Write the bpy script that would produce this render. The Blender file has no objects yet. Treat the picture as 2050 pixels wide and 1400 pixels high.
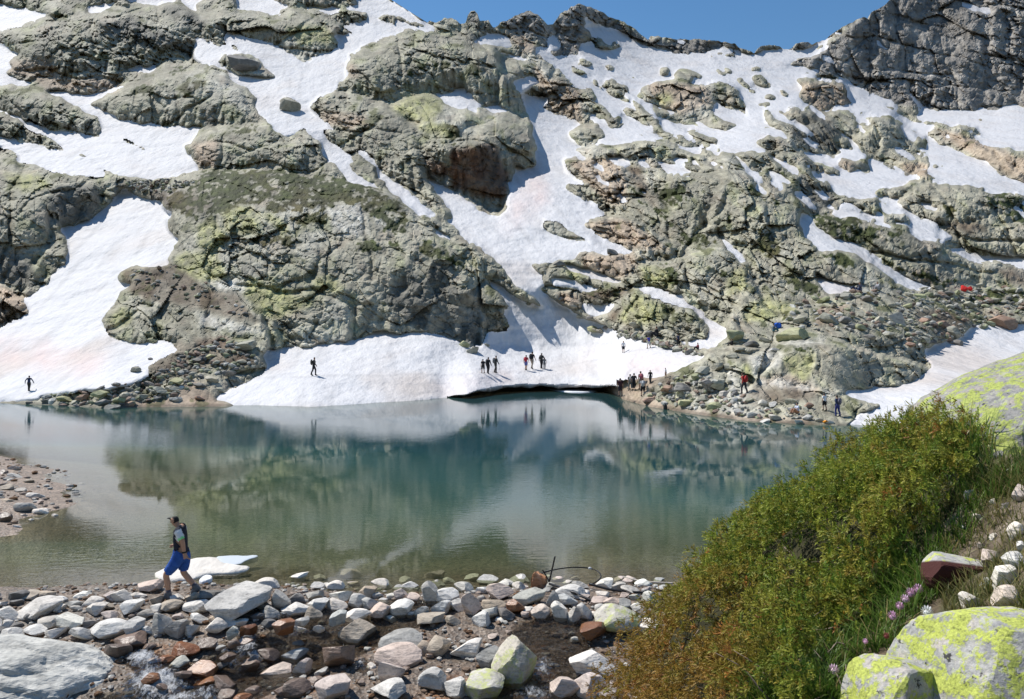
import bpy, bmesh, math, random
import numpy as np
from mathutils import Vector, Matrix

random.seed(7); RNG = np.random.default_rng(7)
SC = bpy.context.scene
COL = SC.collection

# ------------------------------------------------------------------ camera, sky, sun, exposure
F = 1600.0            # focal length in survey units
CX, HY, EYE = 1025.0, 680.0, 5.6
cam_data = bpy.data.cameras.new('camera')
cam_data.sensor_width = 36.0
cam_data.lens = 36.0 * F / 2050.0
cam_data.shift_y = -20.0 / 2050.0
cam_data.clip_start = 0.05
cam_data.clip_end = 5000
cam = bpy.data.objects.new('camera', cam_data)
cam.location = (0, 0, EYE)
cam.rotation_euler = (math.radians(90), 0, 0)
COL.objects.link(cam)
SC.camera = cam

SUN_AZ, SUN_EL = math.radians(-58), math.radians(54)     # azimuth from +Y (into the picture), negative = left
SUNV = Vector((math.sin(SUN_AZ) * math.cos(SUN_EL), math.cos(SUN_AZ) * math.cos(SUN_EL), math.sin(SUN_EL)))
world = bpy.data.worlds.new('World'); SC.world = world; world.use_nodes = True
wn = world.node_tree; wn.nodes.clear()
sky = wn.nodes.new('ShaderNodeTexSky'); sky.sky_type = 'NISHITA'; sky.sun_disc = False
sky.sun_elevation = SUN_EL; sky.sun_rotation = SUN_AZ; sky.altitude = 600; sky.air_density = 1.3
sky.dust_density = 0.1; sky.ozone_density = 4.0
bg = wn.nodes.new('ShaderNodeBackground'); bg.inputs['Strength'].default_value = 0.095
wo = wn.nodes.new('ShaderNodeOutputWorld')
hs = wn.nodes.new('ShaderNodeHueSaturation'); hs.inputs['Saturation'].default_value = 1.2
wn.links.new(sky.outputs[0], hs.inputs['Color']); wn.links.new(hs.outputs[0], bg.inputs['Color']); wn.links.new(bg.outputs[0], wo.inputs[0])
sd = bpy.data.lights.new('sun', 'SUN'); sd.energy = 5.0; sd.angle = math.radians(0.5); sd.color = (1.0, 0.96, 0.90)
sun = bpy.data.objects.new('sun', sd); COL.objects.link(sun)
sun.rotation_euler = SUNV.to_track_quat('Z', 'Y').to_euler(); sun.location = (-60, 30, 80)
SC.view_settings.view_transform = 'Standard'
SC.view_settings.look = 'None'
SC.view_settings.exposure = 0.2
SC.view_settings.gamma = 1.0
SC.view_settings.use_curve_mapping = False
SC.cycles.max_bounces = 6
SC.cycles.transparent_max_bounces = 8

# ------------------------------------------------------------------ small helpers
def tag(o, label=None, cat=None, group=None, kind=None):
    if label: o['label'] = label
    if cat: o['category'] = cat
    if group: o['group'] = group
    if kind: o['kind'] = kind
    return o

def mesh_np(name, V, faces, mat=None, parent=None, smooth=False, mats=None, midx=None):
    """faces: (n,3) or (n,4) int array"""
    me = bpy.data.meshes.new(name)
    V = np.asarray(V, np.float32); faces = np.asarray(faces, np.int32)
    n, k = faces.shape
    me.vertices.add(len(V)); me.vertices.foreach_set('co', V.ravel())
    me.loops.add(n * k); me.loops.foreach_set('vertex_index', faces.ravel())
    me.polygons.add(n)
    me.polygons.foreach_set('loop_start', np.arange(0, n * k, k, dtype=np.int32))
    if midx is not None: me.polygons.foreach_set('material_index', np.asarray(midx, np.int32))
    me.update(calc_edges=True)
    me.polygons.foreach_set('use_smooth', np.full(n, bool(smooth)))
    for m in (mats if mats else ([mat] if mat else [])): me.materials.append(m)
    o = bpy.data.objects.new(name, me); COL.objects.link(o)
    if parent: o.parent = parent
    return o

def vcol(o, rgb, name='Col'):
    me = o.data
    a = me.color_attributes.new(name, 'FLOAT_COLOR', 'POINT')
    c = np.ones((len(me.vertices), 4), np.float32); c[:, :3] = rgb
    a.data.foreach_set('color', c.ravel())

def fattr(o, val, name):
    a = o.data.attributes.new(name, 'FLOAT', 'POINT')
    a.data.foreach_set('value', np.asarray(val, np.float32))

def empty(name, loc=(0, 0, 0), rz=0.0):
    o = bpy.data.objects.new(name, None); COL.objects.link(o)
    o.location = loc; o.rotation_euler = (0, 0, rz); o.empty_display_size = 0.2
    return o

def bm_obj(name, bm, mat, parent=None, smooth=True):
    me = bpy.data.meshes.new(name); bm.to_mesh(me); bm.free()
    for p in me.polygons: p.use_smooth = smooth
    if mat: me.materials.append(mat)
    o = bpy.data.objects.new(name, me); COL.objects.link(o)
    if parent: o.parent = parent
    return o

# ---- noise
def _h(ix, iy, iz, s):
    h = (ix.astype(np.uint32) * np.uint32(374761393) + iy.astype(np.uint32) * np.uint32(668265263)
         + iz.astype(np.uint32) * np.uint32(2246822519) + np.uint32((s * 3266489917) & 0xffffffff))
    h ^= h >> np.uint32(15); h *= np.uint32(2246822519); h ^= h >> np.uint32(13); h *= np.uint32(3266489917); h ^= h >> np.uint32(16)
    return h

def pnoise(P, seed=0):
    """gradient noise in about -1..1, P (n,3)"""
    P = P.astype(np.float32)
    i = np.floor(P).astype(np.int64); f = P - i
    w = f * f * f * (f * (f * 6 - 15) + 10)
    out = np.zeros(len(P), np.float32)
    for dx in (0, 1):
        wx = w[:, 0] if dx else 1 - w[:, 0]
        for dy in (0, 1):
            wy = w[:, 1] if dy else 1 - w[:, 1]
            for dz in (0, 1):
                wz = w[:, 2] if dz else 1 - w[:, 2]
                h = _h(i[:, 0] + dx, i[:, 1] + dy, i[:, 2] + dz, seed)
                g0 = (h & np.uint32(1023)).astype(np.float32) / 511.5 - 1
                g1 = ((h >> np.uint32(10)) & np.uint32(1023)).astype(np.float32) / 511.5 - 1
                g2 = ((h >> np.uint32(20)) & np.uint32(1023)).astype(np.float32) / 511.5 - 1
                out += wx * wy * wz * (g0 * (f[:, 0] - dx) + g1 * (f[:, 1] - dy) + g2 * (f[:, 2] - dz))
    return out * 1.3

def fbm(P, oct=4, seed=0, gain=0.5):
    a, s, o = 1.0, 0.0, np.zeros(len(P), np.float32)
    for k in range(oct):
        o += a * pnoise(P * (2.03 ** k) + 17.3 * k, seed + k); s += a; a *= gain
    return o / s

def facets(P, seed=0, tilt=0.9):
    """cellular blocks: every cell is a randomly tilted plane; returns (height in cell units, crack distance, cell random)"""
    P = P.astype(np.float32)
    i = np.floor(P).astype(np.int64)
    n = len(P)
    d1 = np.full(n, 9.0, np.float32); d2 = np.full(n, 9.0, np.float32)
    hh = np.zeros(n, np.float32); rr = np.zeros(n, np.float32)
    for dx in (-1, 0, 1):
        for dy in (-1, 0, 1):
            for dz in (-1, 0, 1):
                cx, cy, cz = i[:, 0] + dx, i[:, 1] + dy, i[:, 2] + dz
                h = _h(cx, cy, cz, seed)
                rx = P[:, 0] - cx - (h & np.uint32(1023)).astype(np.float32) / 1023
                ry = P[:, 1] - cy - ((h >> np.uint32(10)) & np.uint32(1023)).astype(np.float32) / 1023
                rz = P[:, 2] - cz - ((h >> np.uint32(20)) & np.uint32(1023)).astype(np.float32) / 1023
                d = rx * rx + ry * ry + rz * rz
                near = d < d1
                d2 = np.where(near, d1, np.minimum(d2, d))
                if near.any():
                    k = _h(cx, cy, cz, seed + 77)
                    t0 = (k & np.uint32(1023)).astype(np.float32) / 511.5 - 1
                    t1 = ((k >> np.uint32(10)) & np.uint32(1023)).astype(np.float32) / 511.5 - 1
                    t2 = ((k >> np.uint32(20)) & np.uint32(1023)).astype(np.float32) / 1023
                    hh = np.where(near, tilt * (t0 * rx + t1 * rz) + (t2 - 0.5) * 0.55, hh)
                    rr = np.where(near, t2, rr)
                d1 = np.where(near, d, d1)
    return hh, np.sqrt(d2) - np.sqrt(d1), rr

def sstep(a, b, x):
    t = np.clip((x - a) / (b - a), 0, 1); return t * t * (3 - 2 * t)

def blur(A, r):
    """box blur twice, radius r cells"""
    if r < 1: return A
    for _ in range(2):
        for ax in (0, 1):
            p = np.pad(A, [(r + 1, r) if k == ax else (0, 0) for k in (0, 1)], mode='edge')
            c = np.cumsum(p, axis=ax, dtype=np.float64)
            n = A.shape[ax]
            sl1 = [slice(None)] * 2; sl2 = [slice(None)] * 2
            sl1[ax] = slice(2 * r + 1, 2 * r + 1 + n); sl2[ax] = slice(0, n)
            A = ((c[tuple(sl1)] - c[tuple(sl2)]) / (2 * r + 1)).astype(np.float32)
    return A

# ------------------------------------------------------------------ survey of the mountainside
# outlines are read off sheets of the survey (origin and scale per sheet) and projected on to the slope further down
SHEET = dict(A=(0, 0, 4.1), B=(500, 0, 4.1), C=(1000, 0, 4.1), D=(1500, 0, 3.727), E=(0, 250, 4.1), F=(500, 250, 4.1),
             G=(1000, 250, 4.1), H=(1500, 250, 3.727), I=(0, 500, 4.1), J=(300, 400, 4.556), K=(700, 400, 4.667),
             L=(1000, 480, 4.1), M=(1240, 640, 4.457), N=(1450, 480, 3.417), X=(0, 0, 1.0))
def outline(txt):
    pts = []; sh = SHEET['X']
    for tok in txt.split():
        if tok in SHEET: sh = SHEET[tok]; continue
        a, b = tok.split(',')
        pts.append((sh[0] + float(a) / sh[2], sh[1] + float(b) / sh[2]))
    return np.array(pts)

SNOW = [
 'A -400,25 0,25 120,60 260,90 400,125 280,160 150,210 0,255 -400,255',
 'A -400,360 0,360 90,410 0,425 160,435 60,490 45,510 95,565 30,600 150,650 250,670 240,700 150,715 0,695 -400,690',
 'A 710,55 950,30 860,85 740,110',
 'A 1000,575 1150,548 1300,550 1230,600',
 'A 1030,-60 1040,10 1120,25 1280,45 1440,0 1440,-60',
 'A 1470,-60 1480,0 1560,80 1620,100 1610,40 1680,0 1700,-60',
 'A 370,755 480,755 700,775 870,750 1040,670 900,770 780,825 730,855 800,895 980,970 1120,1025 E 1200,0 1400,30 1560,15 1680,10 1620,60 1590,120 1510,165 1530,230 1590,310 1640,375 1500,400 1430,440 1230,450 1060,430 1000,415 870,410 740,410 550,395 380,360 290,330 140,295 -400,250 -400,60 0,95 190,150 320,180 450,210 600,245 480,150 320,60 200,0 A 0,915 -400,800 -400,780 0,900 120,960 280,1025 E 400,40 560,60 700,95 840,110 A 832,1010 790,960 620,870 480,800',
 'A 1610,320 1660,330 1760,380 1860,385 1850,310 1860,285 1960,285 2050,325 B 0,320 100,340 220,385 330,455 430,515 500,500 510,465 680,435 740,390 735,340 690,285 850,290 870,265 780,215 970,170 960,110 780,60 900,45 870,10 850,-80 1100,-80 1130,10 1240,50 1350,120 1460,190 1525,262 1430,262 1300,235 1230,270 1060,320 950,370 860,430 800,440 810,490 780,540 780,590 790,650 710,700 700,750 560,790 500,850 470,890 560,950 640,1025 F 690,30 560,20 600,80 640,140 740,200 860,290 815,320 880,410 970,470 1140,540 1030,520 920,490 800,470 750,400 680,310 600,240 580,130 480,60 430,10 400,45 350,90 270,95 205,50 180,0 B 170,1025 80,940 30,840 60,810 0,750 A 1960,690 1930,670 1850,590 1700,520 1590,480 1600,400',
 'B -100,-60 340,-60 150,0 330,40 260,90 280,110 180,135 150,110 80,95 0,95 -100,70',
 'B 380,55 560,65 760,65 700,110 650,120 590,80 480,70',
 'F 880,215 940,225 1030,290 1060,370 1130,440 1310,535 1350,600 1450,680 1530,730 1520,770 1410,730 1310,680 1240,605 1140,540 1110,470 1060,420 1035,330 1000,290 900,235',
 'C 100,680 150,650 270,630 320,690 190,755 240,800 385,810 370,860 330,890 430,930 560,980 680,1020 G 650,0 620,20 565,70 600,110 640,165 700,180 740,180 700,190 580,195 660,235 720,285 660,280 540,270 500,290 550,340 560,380 640,450 690,490 560,480 535,520 560,550 660,600 740,670 800,700 860,740 730,780 700,820 760,890 860,950 1060,1025 L 1100,95 960,120 860,110 690,90 640,110 600,170 480,165 440,190 330,185 245,205 270,240 350,300 310,310 360,370 310,400 390,450 470,510 560,540 600,590 700,640 880,720 1000,770 1100,800 1250,850 1350,885 1500,905 1700,950 1680,970 1500,1050 1400,1100 1300,1135 1040,1140 1000,1150 X 1244,790 1240,766 1244,830 900,830 620,840 520,830 450,805 432,795 480,775 530,750 535,735 525,712 540,700 J 1250,1340 1400,1335 1550,1325 1650,1330 1700,1310 1800,1300 K 0,1320 70,1310 180,1260 330,1230 500,1255 600,1240 700,1245 880,1280 1000,1320 1100,1350 1180,1370 1250,1370 1300,1240 1390,1250 1480,1250 1520,1180 1490,1110 1430,1040 1520,1035 1480,1020 1430,920 1340,830 1280,745 1420,820 1600,950 1710,1020 1690,960 1820,1015 1750,930 1600,850 1550,820 1440,650 1330,540 1220,440 1140,395 1050,375 F 1900,1010 1800,960 1720,930 1680,840 1590,755 1670,770 1640,690 1560,590 1500,510 1445,430 1500,440 1600,500 1680,560 1760,610 1850,660 1880,700 1960,730 2040,750 G 0,740 50,700 75,600 70,480 100,450 120,355 280,350 300,310 275,220 310,200 300,160 270,60 265,0 C 260,1010 220,900 190,780',
 'G 780,0 860,20 960,35 1030,5 1140,0 1240,50 1240,65 1080,80 1300,120 1230,130 1110,130 960,170 930,160 750,160 820,140 870,100 840,50',
 'L 520,195 600,205 740,240 900,310 1010,350 950,360 800,330 700,290 600,260',
 'L 420,310 560,320 700,380 820,395 810,425 690,430 640,400 450,370',
 'L 675,540 780,535 940,540 880,600 760,640 700,600',
 'L 1150,385 1220,395 1380,440 1600,540 1700,640 1860,720 1870,770 1840,820 1720,905 1640,890 1490,840 1700,810 1730,780 1640,630 1580,560 1480,550 1300,470 1140,410',
 'G 1810,920 1940,1010 L 1850,0 1990,120 2035,190 1980,190 1880,90',
 'C 700,140 760,180 850,225 950,260 1050,320 1180,365 1280,400 1430,450 1560,460 1570,415 1610,450 1730,430 1820,400 1880,395 1990,410 2050,440 D 0,400 40,405 100,385 190,370 400,380 470,340 600,285 690,250 450,385 605,340 490,415 340,455 280,485 530,525 500,560 490,600 600,600 640,620 680,575 780,640 930,710 1060,770 1150,835 1180,900 1290,920 1400,940 1330,985 1320,1025 H 1340,20 1330,80 1240,40 1140,0 D 1290,1020 1190,970 1110,890 1060,865 930,860 830,880 910,830 760,820 690,820 580,850 520,835 440,790 380,800 240,800 110,820 90,900 270,1000 H 290,120 150,70 110,100 40,140 160,210 60,210 0,200 G 2000,190 1870,120 1830,60 1700,30 1560,0 C 1500,1025 1430,1000 1440,940 1350,900 1230,880 1120,830 1090,790 1110,900 1180,960 1230,1025 G 1240,50 1140,0 1030,5 C 1050,1025 1000,960 880,880 860,850 770,790 750,730 680,730 600,700 560,660 470,560 430,520 300,430 310,395 380,410 450,460 560,480 685,450 660,430 650,385 740,350 770,380 920,370 850,310 760,290 740,240 660,210 740,200 690,170',
 'D 1250,870 1290,800 1400,830 1440,835 1480,800 1530,815 1700,830 1750,815 1820,840 1930,790 1980,780 2050,810 2500,840 2500,1030 2050,1020 1760,1010 1680,940 1560,930 1500,955 1450,920 1320,900 1280,915',
 'D 1195,695 1240,740 1290,790 1270,810 1240,760',
 'H 1140,0 1340,0 1340,40 1330,80 1400,130 1500,170 1640,240 1770,270 1850,340 1890,375 1990,410 2050,440 2500,520 2500,560 2050,530 1940,510 1850,520 1750,500 1770,470 1600,455 1480,440 1350,430 1380,405 1340,360 1340,230 1240,210 1330,225 1330,120 1240,40',
 'H 1600,110 1720,110 1800,80 1900,65 2050,85 2500,90 2500,210 2050,200 1960,170 1740,150 1700,120',
 'H 360,190 420,210 450,195 560,230 630,260 640,235 720,170 780,200 750,140 690,80 675,50 740,95 820,160 835,210 890,235 880,245 910,250 990,280 1040,330 1130,365 1240,375 1270,400 1210,410 1150,455 990,470 920,505 960,545 1150,550 1090,590 1150,620 1190,650 1280,710 1390,740 1420,780 1510,830 1490,850 1400,840 1400,875 1290,870 1210,815 1200,750 1210,720 1150,640 1020,590 960,550 830,560 720,530 650,520 640,470 500,345 600,370 670,385 660,350 560,290 480,265',
 'H 610,655 660,625 700,590 780,600 840,650 960,670 1010,670 1000,740 1080,770 950,755 900,720 800,685 700,680',
 'H 380,680 405,655 450,680 500,760 640,850 760,870 870,940 960,1025 N 1000,90 1120,190 1260,270 1410,325 1310,345 1180,300 1060,200 900,100 750,70 640,70 570,0 H 520,930 410,830 385,770',
 'N 615,225 680,255 800,310 885,325 850,350 720,375 640,280',
 'H 1470,905 1600,940 1750,990 2050,990 2500,1010 N 2300,200 2050,190 1900,150 1720,155 1600,90 1510,45',
 'H 0,330 50,370 125,445 80,430 20,370', 'H 1080,720 1180,750 1200,760 1070,735',
 'G 1300,290 1420,330 1560,370 1565,395 1390,395 1340,340',
 'G 1280,80 1400,150 1560,190 1640,200 1660,240 1600,240 1500,190 1330,120',
 'G 1690,285 1810,370 1760,345', 'G 1910,240 1960,260 2010,300 2050,350 2050,395 2000,350 1960,290',
 'G 1440,-10 1530,0 1680,40 1830,60 1870,120 2000,190 2050,200 2050,228 1900,232 1810,215 1780,140 1690,80 1560,30',
 'E 960,590 1000,545 1060,560 1120,590 1270,620 1330,640 1330,680 1390,720 1370,770 1380,880 1470,950 1410,1000 I 1420,0 1370,80 1380,115 1280,140 1110,120 1000,170 960,230 970,270 1080,280 1000,350 920,440 870,510 850,580 860,670 900,730 1020,760 1200,770 1330,755 1400,780 1440,825 1280,910 1200,960 1210,1040 1080,1100 960,1130 830,1160 700,1150 400,1185 330,1190 310,1230 0,1250 -400,1260 -400,660 0,660 130,590 210,545 240,515 210,410 380,290 490,160 560,95 540,60 560,0 E 545,960 510,850 690,800 760,770 850,700 930,650',
 'E 950,525 1110,525 1100,540 980,538',
 'B 1500,775 1640,770 1680,740 1750,735 1830,800 1900,870 2050,870 C 60,910 100,940 60,935 0,925 B 2000,935 1930,890 1870,880 1880,935 1800,900 1660,890 1610,860 1560,800',
 'B 1260,965 1420,1025 1380,1025 1300,1000', 'B 1850,340 1950,280 2050,275 C 50,300 110,385 60,400 0,385 B 1990,375',
 'C 0,420 100,450 210,490 230,505 150,480 0,440', 'C 390,320 440,290 480,320 490,370 470,420 430,410 400,370',
 'C 1465,335 1510,340 1520,352 1470,347', 'D 1580,40 1620,10 1680,40 1720,70 1780,50 1805,80 1780,105 1690,85',
 'D 945,300 970,305 1035,370 1020,380 960,320', 'D 560,415 590,430 640,475 600,465 550,440', 'D 750,185 800,150 795,170',
 'F 1500,870 1590,900 1680,935 1560,920',
 'X 1852,702 1868,690 1918,679 1945,656 2000,652 2200,640 2200,930 1700,930 1700,850 1720,830 1765,812 1690,790 1700,780 1790,775 1840,762 1868,735',
]
ISLE = [
 'E 0,180 90,200 150,265 120,300 0,305 -80,300 -80,190', 'E 960,120 1020,95 1180,180 1210,220 1150,205', 'E 590,215 680,240 800,310 640,250', 'E 760,330 880,370 960,420 870,415',
 'A 1770,510 1840,450 1980,435 2050,450 B 70,480 130,560 210,630 220,650 150,632 0,630 A 1980,620 1830,560', 'A 1880,360 1930,360 1990,430 1900,410',
 'B 1040,150 1090,120 1200,120 1290,165 1430,195 1440,235 1330,210 1190,150 1190,205 1100,190', 'B 235,830 280,795 370,800 400,850 415,890 330,905 290,880', 'B 800,435 850,432 860,455 810,455',
 'G 340,850 370,770 480,790 540,830 560,870 650,890 720,930 710,960 560,950 480,920 390,890', 'G 735,945 790,960 800,985 740,975', 'L 440,185 490,165 520,215 500,240 450,215',
 'L 310,310 420,310 430,345 380,340', 'L 720,715 840,725 860,775 770,755', 'L 600,580 690,585 680,610 610,600',
 'C 540,520 600,530 720,600 730,630 620,600', 'C 600,520 640,480 700,480 790,530 720,550 640,540', 'C 730,600 790,570 840,580 820,600 740,612', 'C 860,545 900,525 960,550 930,585 870,580',
 'C 760,310 850,340 880,370 920,370 940,340 980,360 1020,395 930,410 850,410 760,395 800,370', 'C 720,200 760,195 810,230 770,225',
 'C 740,650 790,645 840,690 900,640 950,670 1050,710 1070,760 1020,780 1080,840 1030,845 920,800 850,740 770,690', 'C 1000,890 1060,870 1150,930 1210,1000 1240,1050 1150,1020 1050,960', 'C 1230,540 1280,532 1265,556',
 'C 1140,790 1160,730 1230,700 1290,670 1400,660 1470,640 1590,690 1700,690 1800,660 1880,680 1970,740 1980,790 2010,850 2035,920 2030,955 1950,910 1850,900 1770,850 1760,940 1820,970 1900,1000 1950,1025 G 1850,60 1700,20 1500,0 C 1420,1000 1430,920 1390,890 1260,870 1190,830',
 'C 1310,620 1320,560 1380,545 1400,580 1380,620', 'C 1430,620 1470,570 1540,550 1590,580 1690,640 1620,630 1590,650 1580,680 1480,660', 'C 1740,530 1780,495 1840,520 1800,540', 'C 1770,570 1850,545 1920,580 1910,620 1830,630 1780,610',
 'C 1930,640 1990,635 2010,670 2050,700 2050,750 1960,690', 'C 1760,440 1800,420 1850,440 1930,420 1950,450 1990,470 1900,485 1780,452', 'C 1365,505 1395,500 1395,520 1370,522', 'C 1660,530 1700,520 1710,535 1670,540', 'C 980,435 1000,432 998,450 982,448', 'C 905,485 950,490 940,498', 'C 1050,490 1075,485 1070,503', 'C 1030,620 1055,622 1045,630',
 'D 0,590 50,560 110,570 170,630 160,660 80,650 0,640', 'D 230,660 290,650 315,690 280,725 230,710', 'D 110,710 160,700 205,730 190,750 120,740', 'D 0,510 60,495 110,510 80,540 0,535', 'D 390,550 440,525 490,545 400,560', 'D 150,475 230,490 350,530 300,525 200,495', 'D 60,770 160,765 150,795 70,790', 'D 100,425 180,430 185,450 120,440', 'D 0,650 40,660 60,700 0,690', 'D 320,740 360,735 370,755 330,760', 'D 100,945 150,950 160,970 115,965', 'D 50,930 85,932 80,945',
 'D 350,590 400,580 480,590 480,610 540,605 700,610 740,670 740,720 780,790 640,800 610,830 520,830 430,770 400,780 370,700 400,650', 'D 800,670 880,710 870,730', 'D 850,805 900,795 950,825', 'D 765,735 800,735 820,755', 'D 980,790 1060,800 1150,830 1250,870 1290,910 1240,920 1160,880 1060,830', 'D 1470,840 1490,805 1530,820', 'D 1610,850 1650,855 1680,880', 'D 1690,885 1780,890 1720,905',
 'H 635,290 680,240 800,270 890,250 900,320 910,360 870,370 830,340 750,355 650,320', 'H 1360,305 1390,295 1420,320 1380,332', 'H 1500,215 1550,250 1610,320 1560,280', 'H 1595,375 1640,385 1750,420 1660,410', 'H 1430,225 1480,240 1475,255', 'H 1855,110 1900,105 1955,130 1890,132', 'H 750,625 830,660 940,700 960,740 880,700', 'H 1010,450 1060,452 1020,460', 'H 1490,370 1530,385 1500,385', 'H 1370,795 1420,820 1385,825', 'H 1420,300 1450,300 1450,315 1425,315',
 'I 1070,980 1110,950 1160,955 1150,985 1090,1005', 'I 1210,885 1250,885 1255,905 1220,908', 'K 870,1275 1050,1220 1080,1290 1180,1340 1190,1400 1120,1390 1000,1320',
]
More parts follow.
